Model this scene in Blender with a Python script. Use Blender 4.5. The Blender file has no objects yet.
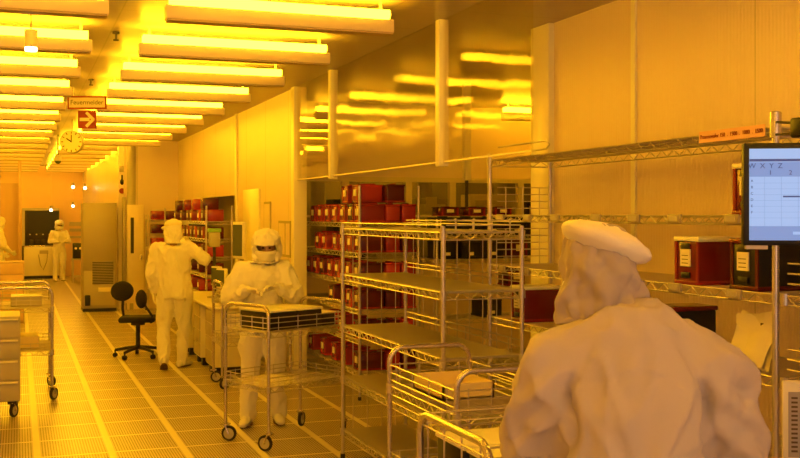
import bpy, math, random
from mathutils import Vector, Matrix, noise
random.seed(7)
C = bpy.context.scene.collection
PI = math.pi
# ------------------------------------------------------------------ camera geometry
H = 1.85; F = 1040.0; CX = 400.0; YH = 215.0
T = math.atan(382.0 / F); ST = math.sin(T); CT = math.cos(T)
def gp(px, py, z=0.0):
    d = (H - z) * F / (py - YH); u = (px - CX) / F
    return Vector((d * (ST + CT * u), d * (CT - ST * u), z))
def gd(px, py, d):
    u = (px - CX) / F
    return Vector((d * (ST + CT * u), d * (CT - ST * u), H - (py - YH) * d / F))
ZC = 3.32      # ceiling
# ------------------------------------------------------------------ materials
MAT = {}
def mat(name, col, rough=0.5, metal=0.0, spec=0.5, emis=None, es=0.0, trans=0.0, noise_amt=0.0, nscale=8.0, bump=0.0, bscale=30.0, ior=1.45, alpha=1.0):
    m = bpy.data.materials.new(name); m.use_nodes = True
    nt = m.node_tree; b = nt.nodes['Principled BSDF']
    b.inputs['Base Color'].default_value = (*col, 1); b.inputs['Roughness'].default_value = rough
    b.inputs['Metallic'].default_value = metal; b.inputs['Specular IOR Level'].default_value = spec
    b.inputs['IOR'].default_value = ior
    if trans: b.inputs['Transmission Weight'].default_value = trans
    if emis: b.inputs['Emission Color'].default_value = (*emis, 1); b.inputs['Emission Strength'].default_value = es
    if noise_amt or bump:
        tc = nt.nodes.new('ShaderNodeTexCoord')
        n = nt.nodes.new('ShaderNodeTexNoise'); n.inputs['Scale'].default_value = nscale; n.inputs['Detail'].default_value = 4
        nt.links.new(tc.outputs['Object'], n.inputs['Vector'])
        if noise_amt:
            r = nt.nodes.new('ShaderNodeMix'); r.data_type = 'RGBA'
            r.inputs[6].default_value = (*[c * (1 - noise_amt) for c in col], 1); r.inputs[7].default_value = (*[min(1, c * (1 + noise_amt)) for c in col], 1)
            nt.links.new(n.outputs['Fac'], r.inputs[0]); nt.links.new(r.outputs[2], b.inputs['Base Color'])
        if bump:
            n2 = nt.nodes.new('ShaderNodeTexNoise'); n2.inputs['Scale'].default_value = bscale; n2.inputs['Detail'].default_value = 3
            nt.links.new(tc.outputs['Object'], n2.inputs['Vector'])
            bp = nt.nodes.new('ShaderNodeBump'); bp.inputs['Strength'].default_value = bump; bp.inputs['Distance'].default_value = 0.01
            nt.links.new(n2.outputs['Fac'], bp.inputs['Height']); nt.links.new(bp.outputs['Normal'], b.inputs['Normal'])
    MAT[name] = m; return m
mat('white_panel', (.82, .70, .64), .38, noise_amt=.04, nscale=1.2)
mat('back_panel', (.82, .68, .62), .3, noise_amt=.05, nscale=1.0)
mat('trim_light', (.88, .82, .68), .35)
mat('pink_panel', (.66, .46, .38), .5, noise_amt=.05, nscale=1.5)
mat('peach_panel', (.86, .60, .42), .5, noise_amt=.04, nscale=1.5)
mat('grey_metal', (.42, .37, .36), .45, metal=.2, noise_amt=.06, nscale=3)
mat('mid_grey', (.52, .47, .46), .45, noise_amt=.04)
mat('frame_metal', (.70, .62, .50), .35, metal=.4)
mat('lamp_white', (.80, .66, .56), .4)
mat('lip_brown', (.45, .34, .26), .5)
mat('wire', (.62, .57, .56), .30, metal=.75)
mat('steel', (.66, .61, .60), .25, metal=.9)
mat('sheet', (.52, .48, .47), .42, metal=.45)
mat('black', (.012, .011, .012), .4)
mat('black_fabric', (.02, .018, .02), .85)
mat('dark', (.045, .036, .03), .6)
mat('rubber', (.03, .027, .025), .7)
mat('hub', (.55, .50, .42), .5)
mat('cloth', (.88, .84, .82), .85, bump=.35, bscale=22, noise_amt=.04, nscale=5)
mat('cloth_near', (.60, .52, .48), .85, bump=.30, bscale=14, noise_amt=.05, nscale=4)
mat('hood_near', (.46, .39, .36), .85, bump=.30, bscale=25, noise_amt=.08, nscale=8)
mat('cloth_cap', (.92, .85, .70), .8, bump=.2, bscale=25)
mat('mask', (.88, .84, .78), .8)
mat('skin', (.72, .42, .33), .55, noise_amt=.06, nscale=20)
mat('glove', (.85, .80, .70), .5)
mat('sole', (.20, .13, .11), .8)
mat('eye', (.03, .02, .02), .2)
mat('red_box', (.27, .022, .024), .25, noise_amt=.15, nscale=5)
mat('red_bright', (.42, .035, .038), .25, noise_amt=.1, nscale=5)
mat('red_dark', (.16, .012, .010), .2, noise_amt=.2, nscale=5)
mat('wine', (.10, .010, .011), .25)
mat('label', (.92, .84, .62), .6)
mat('lid', (.95, .90, .74), .5)
mat('paper', (.88, .80, .62), .7, bump=.3, bscale=12)
mat('ink', (.12, .08, .07), .7)
mat('red_sign', (.30, .02, .02), .5)
mat('pink_strip', (.86, .50, .38), .6)
mat('sign_face', (.85, .72, .50), .6)
mat('clock_face', (.85, .70, .48), .5)
mat('green', (.25, .50, .10), .5)
mat('carton', (.80, .66, .42), .7)
LC = (1.0, .53, .0095)
mat('tube_glow', (1, .8, .2), .5, emis=LC, es=26)
mat('spot_glow', (1, .9, .7), .5, emis=(1, .85, .5), es=9)
mat('screen_blue', (.02, .02, .03), .3, emis=(.36, .52, .86), es=.95)
mat('screen_mid', (.02, .02, .03), .3, emis=(.20, .31, .62), es=.95)
mat('screen_dark', (.02, .02, .03), .4, emis=(.06, .09, .26), es=.8)
mat('screen_off', (.10, .12, .12), .12)
def glass(name, col, rough, ior=1.22, wav=.35):
    m = bpy.data.materials.new(name); m.use_nodes = True; nt = m.node_tree
    for n in list(nt.nodes): nt.nodes.remove(n)
    o = nt.nodes.new('ShaderNodeOutputMaterial'); t = nt.nodes.new('ShaderNodeBsdfTransparent'); g = nt.nodes.new('ShaderNodeBsdfGlossy')
    t.inputs[0].default_value = (*col, 1); g.inputs['Roughness'].default_value = rough; g.inputs[0].default_value = (1, .96, .9, 1)
    f = nt.nodes.new('ShaderNodeFresnel'); geo = nt.nodes.new('ShaderNodeNewGeometry'); mr = nt.nodes.new('ShaderNodeMapRange'); mr.inputs['To Min'].default_value = ior; mr.inputs['To Max'].default_value = 1 / ior; nt.links.new(geo.outputs['Backfacing'], mr.inputs['Value']); nt.links.new(mr.outputs[0], f.inputs[0])
    tc = nt.nodes.new('ShaderNodeTexCoord'); ns = nt.nodes.new('ShaderNodeTexNoise'); ns.inputs['Scale'].default_value = 1.6
    bp = nt.nodes.new('ShaderNodeBump'); bp.inputs['Strength'].default_value = wav; bp.inputs['Distance'].default_value = .02
    nt.links.new(tc.outputs['Object'], ns.inputs['Vector']); nt.links.new(ns.outputs['Fac'], bp.inputs['Height']); nt.links.new(bp.outputs['Normal'], g.inputs['Normal'])
    mx = nt.nodes.new('ShaderNodeMixShader'); nt.links.new(f.outputs[0], mx.inputs[0]); nt.links.new(t.outputs[0], mx.inputs[1]); nt.links.new(g.outputs[0], mx.inputs[2])
    nt.links.new(mx.outputs[0], o.inputs[0]); MAT[name] = m
glass('curtain_glass', (.96, .94, .92), .10, 1.10)
glass('curtain_glass_clear', (.95, .93, .9), .03, 1.25, .08)
glass('curtain_glass_right', (.96, .94, .90), .06, 1.13, .25)
glass('window_glass', (.85, .85, .80), .03)

def math_node(nt, op, a, b=None, c=None):
    n = nt.nodes.new('ShaderNodeMath'); n.operation = op
    for i, v in enumerate((a, b, c)):
        if v is None: continue
        if isinstance(v, (int, float)): n.inputs[i].default_value = v
        else: nt.links.new(v, n.inputs[i])
    return n.outputs[0]
def floor_mat():
    m = bpy.data.materials.new('perforated_floor'); m.use_nodes = True; nt = m.node_tree; b = nt.nodes['Principled BSDF']
    tc = nt.nodes.new('ShaderNodeTexCoord'); s = nt.nodes.new('ShaderNodeSeparateXYZ'); nt.links.new(tc.outputs['Object'], s.inputs[0])
    def line(coord, off, pitch, half):
        a = math_node(nt, 'SUBTRACT', coord, off); a = math_node(nt, 'DIVIDE', a, pitch); a = math_node(nt, 'ADD', a, .5)
        a = math_node(nt, 'FRACT', a); a = math_node(nt, 'SUBTRACT', a, .5); a = math_node(nt, 'ABSOLUTE', a); a = math_node(nt, 'MULTIPLY', a, pitch)
        return math_node(nt, 'LESS_THAN', a, half)
    lx = line(s.outputs[0], .139, .547, .026); ly = line(s.outputs[1], 8.393, .603, .013)
    seam = math_node(nt, 'MAXIMUM', lx, ly)
    # slots: fine rows of holes
    hx = line(s.outputs[0], .139, .547 / 26, .0048); hy = line(s.outputs[1], 8.393, .603 / 14, .0155)
    hole = math_node(nt, 'MULTIPLY', hx, hy); hole = math_node(nt, 'MULTIPLY', hole, math_node(nt, 'SUBTRACT', 1.0, seam))
    n = nt.nodes.new('ShaderNodeTexNoise'); n.inputs['Scale'].default_value = .9; nt.links.new(tc.outputs['Object'], n.inputs['Vector'])
    r = nt.nodes.new('ShaderNodeMix'); r.data_type = 'RGBA'; r.inputs[6].default_value = (.56, .48, .44, 1); r.inputs[7].default_value = (.70, .60, .54, 1)
    nt.links.new(n.outputs['Fac'], r.inputs[0])
    r1 = nt.nodes.new('ShaderNodeMix'); r1.data_type = 'RGBA'; nt.links.new(seam, r1.inputs[0]); nt.links.new(r.outputs[2], r1.inputs[6]); r1.inputs[7].default_value = (.95, .88, .62, 1)
    r2 = nt.nodes.new('ShaderNodeMix'); r2.data_type = 'RGBA'; nt.links.new(hole, r2.inputs[0]); nt.links.new(r1.outputs[2], r2.inputs[6]); r2.inputs[7].default_value = (.09, .06, .045, 1)
    nt.links.new(r2.outputs[2], b.inputs['Base Color']); b.inputs['Roughness'].default_value = .33
    MAT['floor'] = m
floor_mat()
def panel_mat(name, col, rough, axis, off, pitch, rib=0.0, ydir=None, dark=.6):
    m = bpy.data.materials.new(name); m.use_nodes = True; nt = m.node_tree; b = nt.nodes['Principled BSDF']
    tc = nt.nodes.new('ShaderNodeTexCoord'); s = nt.nodes.new('ShaderNodeSeparateXYZ'); nt.links.new(tc.outputs['Object'], s.inputs[0])
    def line(coord, off, pitch, half):
        a = math_node(nt, 'SUBTRACT', coord, off); a = math_node(nt, 'DIVIDE', a, pitch); a = math_node(nt, 'ADD', a, .5)
        a = math_node(nt, 'FRACT', a); a = math_node(nt, 'SUBTRACT', a, .5); a = math_node(nt, 'ABSOLUTE', a); a = math_node(nt, 'MULTIPLY', a, pitch)
        return math_node(nt, 'LESS_THAN', a, half)
    l = line(s.outputs[axis], off, pitch, .006)
    if ydir: l = math_node(nt, 'MAXIMUM', l, line(s.outputs[ydir[0]], ydir[1], ydir[2], .006))
    n = nt.nodes.new('ShaderNodeTexNoise'); n.inputs['Scale'].default_value = .8; n.inputs['Detail'].default_value = 3; nt.links.new(tc.outputs['Object'], n.inputs['Vector'])
    r = nt.nodes.new('ShaderNodeMix'); r.data_type = 'RGBA'; r.inputs[6].default_value = (*[c * .92 for c in col], 1); r.inputs[7].default_value = (*[min(1, c * 1.06) for c in col], 1)
    nt.links.new(n.outputs['Fac'], r.inputs[0])
    r1 = nt.nodes.new('ShaderNodeMix'); r1.data_type = 'RGBA'; nt.links.new(l, r1.inputs[0]); nt.links.new(r.outputs[2], r1.inputs[6]); r1.inputs[7].default_value = (*[c * dark for c in col], 1)
    nt.links.new(r1.outputs[2], b.inputs['Base Color']); b.inputs['Roughness'].default_value = rough
    if rib:
        w = nt.nodes.new('ShaderNodeMath'); w.operation = 'SINE'
        nt.links.new(math_node(nt, 'MULTIPLY', s.outputs[axis], 2 * PI / .03), w.inputs[0])
        bp = nt.nodes.new('ShaderNodeBump'); bp.inputs['Strength'].default_value = rib; bp.inputs['Distance'].default_value = .003
        nt.links.new(w.outputs[0], bp.inputs['Height']); nt.links.new(bp.outputs['Normal'], b.inputs['Normal'])
    MAT[name] = m
panel_mat('wall_ribbed', (.80, .65, .60), .36, 1, 5.95, 1.2, rib=.25, dark=.75)
panel_mat('wall_axis', (.82, .68, .62), .38, 1, 12.0, 1.2)
panel_mat('wall_cross', (.76, .62, .58), .34, 0, 2.2, 1.2)
panel_mat('ceiling_panel', (.42, .35, .35), .35, 1, 6.9, .775, ydir=(0, .7, 1.8), dark=.7)

# ------------------------------------------------------------------ mesh builder
class MB:
    def __init__(s): s.v = []; s.f = []
    def quadstrip(s, rings, close=True, caps=True):
        b = len(s.v); n = len(rings[0])
        for r in rings: s.v.extend([tuple(p) for p in r])
        for i in range(len(rings) - 1):
            for j in range(n if close else n - 1):
                k = (j + 1) % n
                s.f.append((b + i * n + j, b + i * n + k, b + (i + 1) * n + k, b + (i + 1) * n + j))
        if caps:
            s.f.append(tuple(b + j for j in range(n))[::-1]); e = b + (len(rings) - 1) * n
            s.f.append(tuple(e + j for j in range(n)))
        return s
    def box(s, c, size, rz=0.0, bev=0.0, M=None):
        x, y, z = [q / 2 for q in size]
        R = M if M is not None else Matrix.Rotation(rz, 3, 'Z'); c = Vector(c)
        if bev <= 0:
            b = len(s.v)
            for dz in (-z, z):
                for dx, dy in ((-x, -y), (x, -y), (x, y), (-x, y)): s.v.append(tuple(c + R @ Vector((dx, dy, dz))))
            for f in ((3, 2, 1, 0), (4, 5, 6, 7), (0, 1, 5, 4), (1, 2, 6, 5), (2, 3, 7, 6), (3, 0, 4, 7)): s.f.append(tuple(b + i for i in f))
        else:
            e = min(bev, x * .95, y * .95, z * .95)
            def ring(xx, yy, zz):
                o = []
                for sx, sy, a0 in ((1, 1, 0), (-1, 1, 90), (-1, -1, 180), (1, -1, 270)):
                    for a in (0, 45, 90):
                        an = math.radians(a0 + a)
                        o.append(c + R @ Vector((sx * (xx - e) + e * math.cos(an), sy * (yy - e) + e * math.sin(an), zz)))
                return o
            def ring2(zz):
                o = []
                for sx, sy in ((1, 1), (-1, 1), (-1, -1), (1, -1)):
                    for a in range(3): o.append(c + R @ Vector((sx * (x - e), sy * (y - e), zz)))
                return o
            def mix(a, bb, t): return [p * (1 - t) + q * t for p, q in zip(a, bb)]
            lo, hi = ring(x, y, -z + e), ring(x, y, z - e)
            lo2 = [p + R @ Vector((0, 0, -e)) for p in mix(ring(x, y, -z + e), ring2(-z + e), .9)]
            hi2 = [p + R @ Vector((0, 0, e)) for p in mix(ring(x, y, z - e), ring2(z - e), .9)]
            lom = [p + R @ Vector((0, 0, -e * .7)) for p in mix(ring(x, y, -z + e), ring2(-z + e), .3)]
            him = [p + R @ Vector((0, 0, e * .7)) for p in mix(ring(x, y, z - e), ring2(z - e), .3)]
            s.quadstrip([lo2, lom, lo, hi, him, hi2])
        return s
    def bb(s, x0, y0, z0, x1, y1, z1, bev=0.0):
        return s.box(((x0 + x1) / 2, (y0 + y1) / 2, (z0 + z1) / 2), (abs(x1 - x0), abs(y1 - y0), abs(z1 - z0)), bev=bev)
    def tube(s, pts, r, n=6, caps=True):
        pts = [Vector(p) for p in pts]; rr = r if isinstance(r, (list, tuple)) else [r] * len(pts)
        rings = []; up = None
        for i, p in enumerate(pts):
            t = (pts[min(i + 1, len(pts) - 1)] - pts[max(i - 1, 0)]).normalized()
            if up is None:
                up = Vector((0, 0, 1)) if abs(t.z) < .9 else Vector((1, 0, 0))
            a = up.cross(t); a = a.normalized() if a.length > 1e-6 else t.orthogonal().normalized()
            b = t.cross(a).normalized(); up = b
            rings.append([p + (a * math.cos(2 * PI * k / n) + b * math.sin(2 * PI * k / n)) * rr[i] for k in range(n)])
        return s.quadstrip(rings, caps=caps)
    def cyl(s, p, q, r, n=12): return s.tube([p, q], r, n)
    def ring(s, rings_pts): return s.quadstrip(rings_pts)
    def ell(s, c, rad, n=14, m=9, M=None):
        c = Vector(c); R = M if M is not None else Matrix.Identity(3); rings = []
        for i in range(m + 1):
            ph = -PI / 2 + PI * (i + .02 if i == 0 else (i - .02 if i == m else i)) / m
            if i == 0: ph = -PI / 2 + .06
            if i == m: ph = PI / 2 - .06
            rings.append([c + R @ Vector((rad[0] * math.cos(ph) * math.cos(2 * PI * k / n), rad[1] * math.cos(ph) * math.sin(2 * PI * k / n), rad[2] * math.sin(ph))) for k in range(n)])
        return s.quadstrip(rings)
    def chain(s, pts, rad, n=14):
        for p, r in zip(pts, rad): s.ell(p, (r, r, r), n, 8)
        for i in range(len(pts) - 1): s.tube([pts[i], pts[i + 1]], [rad[i], rad[i + 1]], n)
        return s
    def loft(s, rows, n=20):
        # rows: (cx, cy, cz, a, b)
        return s.quadstrip([[Vector((cx + a * math.cos(2 * PI * k / n), cy + b * math.sin(2 * PI * k / n), cz)) for k in range(n)] for cx, cy, cz, a, b in rows])
    def mesh(s, name, m, smooth=True, ang=40):
        me = bpy.data.meshes.new(name); me.from_pydata(s.v, [], s.f)
        if smooth:
            me.polygons.foreach_set('use_smooth', [True] * len(me.polygons)); me.set_sharp_from_angle(angle=math.radians(ang))
        me.materials.append(MAT[m]); me.update(); return me
    def obj(s, name, m, parent=None, ang=40, loc=None):
        return link(name, s.mesh(name, m, True, ang), parent, loc)
def link(name, me, parent=None, loc=None):
    o = bpy.data.objects.new(name, me); C.objects.link(o)
    if parent: o.parent = parent
    if loc is not None: o.location = loc
    return o
def tag(o, label, cat, group=None):
    o['label'] = label; o['category'] = cat
    if group: o['group'] = group
    return o
def thing(name, label, cat, loc=(0, 0, 0), rz=0.0, group=None):
    o = bpy.data.objects.new(name, None); C.objects.link(o); o.location = loc; o.rotation_euler = (0, 0, rz)
    o.empty_display_size = .1
    return tag(o, label, cat, group)
def struct(name, mb, m, parent=None):
    o = mb.obj(name, m, parent)
    if parent is None: o['kind'] = 'structure'
    return o
def dup(root, loc, rz=0.0, label=None, group=None, scale=None):
    r = root.copy(); C.objects.link(r); r.location = loc; r.rotation_euler = (0, 0, rz)
    if label: r['label'] = label
    if group: r['group'] = group
    r.scale = scale or (1, 1, 1)
    for ch in list(root.children):
        c = ch.copy(); C.objects.link(c); c.parent = r
        for g in ch.children:
            d = g.copy(); C.objects.link(d); d.parent = c
    return r
def place(o, loc, rz=0.0):
    o.location = loc; o.rotation_euler = (0, 0, rz); return o
def text_mesh(txt, size, m, depth=.001, align='CENTER'):
    cu = bpy.data.curves.new('lettering', 'FONT'); cu.body = txt; cu.size = size; cu.extrude = depth; cu.align_x = align; cu.align_y = 'CENTER'
    o = bpy.data.objects.new('lettering', cu); C.objects.link(o)
    bpy.context.view_layer.update()
    me = bpy.data.meshes.new_from_object(o.evaluated_get(bpy.context.evaluated_depsgraph_get()))
    bpy.data.objects.remove(o); bpy.data.curves.remove(cu)
    me.materials.clear(); me.materials.append(MAT[m]); return me
def text_obj(name, txt, size, m, parent, loc, rot):
    o = link(name, text_mesh(txt, size, m), parent, loc); o.rotation_euler = rot; return o
ORD = ['nearest', 'second', 'third', 'fourth', 'fifth', 'sixth', 'seventh', 'eighth', 'ninth', 'tenth', 'eleventh', 'twelfth', 'thirteenth', 'fourteenth', 'fifteenth', 'sixteenth', 'seventeenth', 'eighteenth', 'nineteenth']

# ------------------------------------------------------------------ the room
struct('floor', MB().bb(-1.9, -2.0, -.1, 8.7, 33.5, 0), 'floor')
struct('ceiling', MB().bb(-1.9, -2.0, ZC, 8.7, 33.5, ZC + .1), 'ceiling_panel')
struct('wall_left', MB().bb(-1.9, -2.0, 0, -1.8, 33.5, ZC), 'white_panel')
struct('wall_far', MB().bb(-1.8, 33.0, 0, 1.95, 33.1, ZC), 'peach_panel')
struct('wall_near', MB().bb(-1.8, -2.0, 0, 3.85, -1.9, ZC), 'white_panel')
struct('wall_right', MB().bb(3.85, -1.9, 0, 3.95, 7.30, ZC), 'wall_ribbed')
struct('trim_1', MB().bb(3.80, 7.06, 0, 3.97, 7.36, ZC, bev=.01), 'trim_light')
struct('trim_2', MB().bb(3.835, 5.93, 0, 3.85, 5.98, ZC), 'trim_light')
struct('wall_bay_near', MB().bb(3.97, 7.2, 0, 8.7, 7.3, ZC), 'back_panel')
struct('wall_bay_right', MB().bb(8.6, 7.3, 0, 8.7, 15.7, ZC), 'back_panel')
# axis wall with an opening onto the shelved stock room
w = MB(); w.bb(3.0, 11.6, 0, 3.1, 15.05, ZC); w.bb(3.0, 15.05, 2.14, 3.1, 20.3, ZC); w.bb(3.0, 20.3, 0, 3.1, 21.0, ZC); w.bb(3.0, 15.05, 0, 3.1, 20.3, .9)
struct('wall_middle', w, 'wall_axis')
struct('trim_3', MB().bb(2.955, 11.56, 0, 3.11, 11.70, ZC, bev=.01), 'trim_light')
struct('trim_4', MB().bb(2.97, 15.0, .88, 3.0, 15.10, ZC, bev=.005), 'trim_light')
# cross wall beyond, with the grey column in front
struct('wall_cross', MB().bb(1.95, 21.0, 0, 3.1, 21.1, ZC), 'wall_cross')
struct('wall_passage', MB().bb(1.85, 21.1, 0, 1.95, 33.0, ZC), 'wall_axis')
# back wall of the bay with window band
w = MB(); w.bb(3.1, 13.0, 2.33, 8.6, 13.1, ZC); w.bb(3.1, 13.0, 0, 8.6, 13.1, 1.25); w.bb(3.1, 13.0, 1.25, 3.42, 13.1, 2.33)
struct('wall_bay_back', w, 'back_panel')
w = MB()
for px in (345, 408, 452, 520, 575):
    u = (px - CX) / F; X = 13.0 * (ST + CT * u) / (CT - ST * u); w.bb(X - .045, 12.97, 1.25, X + .045, 13.05, 2.33)
w.bb(3.42, 12.96, 2.29, 8.6, 13.05, 2.35); w.bb(3.42, 12.96, 1.82, 8.6, 13.05, 1.85); w.bb(3.42, 12.96, 1.22, 8.6, 13.05, 1.27)
wf = struct('window_1', w, 'frame_metal')
MB().bb(3.42, 13.055, 1.25, 8.6, 13.062, 2.33).obj('pane', 'window_glass', wf)
struct('wall_service', MB().bb(3.1, 15.6, 0, 8.6, 15.7, ZC), 'grey_metal')
# stock-room behind middle wall
struct('wall_store', MB().bb(3.55, 15.7, 0, 3.65, 21.1, ZC), 'grey_metal')


# equipment behind the window band (seen only as dark shapes)
for i, (px, w_, z0, z1, m) in enumerate(((355, .16, 0, 2.45, 'mid_grey'), (318, .2, 0, 2.45, 'mid_grey'), (425, .22, 0, 2.45, 'grey_metal'), (500, .2, 0, 2.45, 'mid_grey'), (575, .2, 0, 2.45, 'mid_grey'))):
    u = (px - CX) / F; X = 14.3 * (ST + CT * u) / (CT - ST * u)
    o = MB().cyl((X, 14.3, z0), (X, 14.3, z1), w_ / 2, 16); o.cyl((X, 14.3, 1.6), (X, 14.3, 1.66), w_ / 2 + .02, 16)
    tag(o.obj('service_pipe', m), 'thick vertical pipe behind bay window, %s from the left' % ['second', 'first', 'third', 'fourth', 'last'][i], 'pipe', 'pipes behind the bay window')
names = ['leftmost', 'second', 'third', 'fourth', 'rightmost']
for i, (px0, px1, zt, m) in enumerate(((330, 362, 2.06, 'dark'), (372, 404, 2.1, 'white_panel'), (412, 444, 2.08, 'grey_metal'), (466, 512, 2.14, 'white_panel'), (522, 548, 2.06, 'dark'))):
    Y = 13.5; X0, X1 = [Y * (ST + CT * (p - CX) / F) / (CT - ST * (p - CX) / F) for p in (px0, px1)]
    t = thing('service_cabinet', 'grey equipment cabinet behind bay window, %s of five' % names[i], 'cabinet', ((X0 + X1) / 2, Y, 0), 0, 'cabinets behind the bay window')
    W = X1 - X0; MB().bb(-W / 2, -.15, 0, W / 2, .2, zt, bev=.01).obj('body', m, t)
    MB().bb(-W * .4, -.165, 1.75, W * .4, -.15, zt - .08).obj('front_panel', 'frame_metal', t)
    if i == 2: MB().bb(-.1, -.18, 1.9, .06, -.165, 2.1).obj('notice', 'carton', t)
    if i in (0, 3, 4): MB().bb(-.06, -.18, 1.8, .02, -.165, 2.0).obj('notice', 'label', t)

# lamps ------------------------------------------------------------
def make_lamp():
    t = thing('ceiling_lamp', 'x', 'ceiling lamp')
    L = 1.53
    MB().bb(0, -.06, 3.095, L, .06, 3.182, bev=.006).obj('housing', 'lamp_white', t)
    q = MB().bb(.01, -.056, 3.083, L - .01, .056, 3.095)
    q.obj('louvre', 'lip_brown', t)
    MB().cyl((.03, -.035, 3.218), (L - .03, -.035, 3.218), .032, 10).cyl((.03, .035, 3.218), (L - .03, .035, 3.218), .032, 10).obj('lamp_tube', 'tube_glow', t)
    for x in (.08, L - .08):
        MB().bb(x - .01, -.003, 3.178, x + .01, .003, ZC).obj('hanger', 'lamp_white', t)
    return t
lamp0 = make_lamp(); first = True
for row, (x0, nm) in enumerate(((.88, 'right'), (-1.0, 'left'))):
    for n in range(-4, 17):
        Y = 6.73 + 1.55 * n
        x0b = .76 if row == 0 and Y > 20.5 else x0
        if n >= 0: lab = 'long yellow ceiling lamp in the %s row, %s from the camera' % (nm, ORD[n])
        else: lab = 'long yellow ceiling lamp of the %s row, above or behind the camera' % nm
        if first: o = lamp0; first = False; o['label'] = lab; o['group'] = 'yellow lamps of the %s ceiling row' % nm; o.location = (x0b, Y, 0)
        else: dup(lamp0, (x0b, Y, 0), 0, lab, 'yellow lamps of the %s ceiling row' % nm, (.68, 1, 1) if x0b == .76 else None)
# lamps added to brighten the bay and the service space behind it
for k, (x, y) in enumerate(((5.7, 9.2), (5.9, 12.2), (5.2, 14.5), (3.6, 14.4))):
    dup(lamp0, (x, y, 0), 0, 'added long yellow fill lamp above the bay behind glass, %s' % ('nearest', 'second', 'farthest on the right', 'farthest on the left')[k], 'added fill lamps above the bay')

wn = struct('fill_frame', MB().bb(-1.2, -1.9, .9, 3.4, -1.87, .96).bb(-1.2, -1.9, 2.6, 3.4, -1.87, 2.66).bb(-1.2, -1.9, .96, -1.14, -1.87, 2.6).bb(3.34, -1.9, .96, 3.4, -1.87, 2.6), 'frame_metal')  # frame added around the unseen fill light behind the camera
al = bpy.data.lights.new('fill_light', 'AREA'); al.shape = 'RECTANGLE'; al.size = 4.4; al.size_y = 1.6; al.energy = 42; al.color = (.75, .56, .46)  # soft fill added behind the camera for the foreground, no window there
ao = bpy.data.objects.new('fill_light', al); C.objects.link(ao); ao.location = (1.1, -1.86, 1.78); ao.rotation_euler = (PI / 2, 0, 0)
# hanging glass curtain ---------------------------------------------
zb = 2.235
gc = thing('glass_curtain', 'hanging glass curtain with metal posts beside the right lamp row', 'glass screen', (3.0, 0, 0))
for y0, y1, gm in ((10.14, 11.56, 'curtain_glass_clear'), (7.25, 10.14, 'curtain_glass'), (5.78, 7.25, 'curtain_glass_right')):
    MB().bb(-.006, y0, zb + .02, .006, y1, ZC).obj('pane', gm, gc)
    MB().bb(-.008, y0, zb + .008, .008, y1, zb + .02).obj('bottom_rail', 'frame_metal', gc)
for y in (10.14, 7.25): MB().bb(-.04, y - .04, zb - .02, .04, y + .04, ZC, bev=.008).obj('post', 'trim_light', gc)
gc2 = thing('glass_curtain', 'glass curtain across the bay with one yellow-lit post, above black boxes', 'glass screen', (0, 10.64, 0))
MB().bb(4.66, -.04, zb, 4.74, .04, ZC, bev=.008).obj('post', 'trim_light', gc2)
MB().bb(4.74, -.005, zb + .02, 6.9, .005, ZC).obj('pane', 'curtain_glass', gc2)
MB().cyl((4.70, 0, 1.85), (4.70, 0, zb), .02, 8).obj('lower_rod', 'dark', gc2)
MB().tube([(0, 6.27, 2.30), (0, 5.60, 2.30), (0, 5.56, 2.275), (0, 5.60, 2.25), (0, 6.27, 2.25)], .006).obj('support_rail', 'wire', gc)

# ceiling fittings ----------------------------------------------------
t = thing('pendant_light', 'small cylindrical pendant light with glowing base, upper left', 'light', (gd(31, 43, 7.2).x, gd(31, 43, 7.2).y, 0))
MB().bb(-.03, -.03, ZC - .08, .03, .03, ZC, bev=.005).obj('ceiling_mount', 'grey_metal', t)
MB().cyl((0, 0, 3.12), (0, 0, ZC - .07), .005, 6).obj('stem', 'grey_metal', t)
MB().cyl((0, 0, 3.01), (0, 0, 3.13), .042, 20).obj('shade', 'lamp_white', t)
MB().cyl((0, 0, 2.985), (0, 0, 3.011), .04, 20).obj('lamp', 'spot_glow', t)
for k, (px, py, lab) in enumerate(((116, 36, 'nearer'), (91, 83, 'farther'))):
    d = (ZC - H) * F / (YH - py + 4); p = gd(px, py, d)
    tag(MB().cyl((p.x, p.y, ZC - .015), (p.x, p.y, ZC), .028, 12).cyl((p.x, p.y, ZC - .06), (p.x, p.y, ZC - .015), .009, 10).cyl((p.x, p.y, ZC - .07), (p.x, p.y, ZC - .06), .022, 10).obj('sprinkler_head', 'dark'), 'small dark sprinkler head on ceiling between lamp rows, %s one' % lab, 'sprinkler', 'sprinklers between the lamp rows')
p = gd(110, 26, 7.7)
# signs
def sign_frame(px, py, d): p = gd(px, py, d); return p
p = gd(87, 102.5, 12.0)
t = thing('hanging_sign', 'framed Feuermelder sign hung from ceiling with red border', 'sign', p, -T)
w, h = 39 * 12 / F / 2, 13 * 12 / F / 2
MB().bb(-w, 0, -h, w, .02, h).obj('border', 'red_sign', t)
MB().bb(-w + .018, -.004, -h + .018, w - .018, 0, h - .018).obj('face', 'sign_face', t)
text_obj('lettering', 'Feuermelder', .074, 'ink', t, (0, -.006, 0), (PI / 2, 0, 0))
MB().cyl((-w * .7, .01, h), (-w * .7, .01, ZC - p.z), .004).cyl((w * .7, .01, h), (w * .7, .01, ZC - p.z), .004).obj('hanger', 'wire', t)
h0 = h; p2 = gd(87, 119.5, 12.0)
t = thing('arrow_sign', 'square red sign with pale arrow pointing right, under Feuermelder', 'sign', p2, -T)
h = .104
MB().bb(-h, 0, -h, h, .02, h).obj('board', 'red_sign', t)
a = MB(); a.bb(-.085, -.005, -.02, .03, 0, .02)
for s in (-1, 1): a.box((.035, -.0025, s * .037), (.125, .005, .034), M=Matrix.Rotation(s * PI / 4, 3, 'Y'))
a.obj('arrow', 'sign_face', t)
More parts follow.
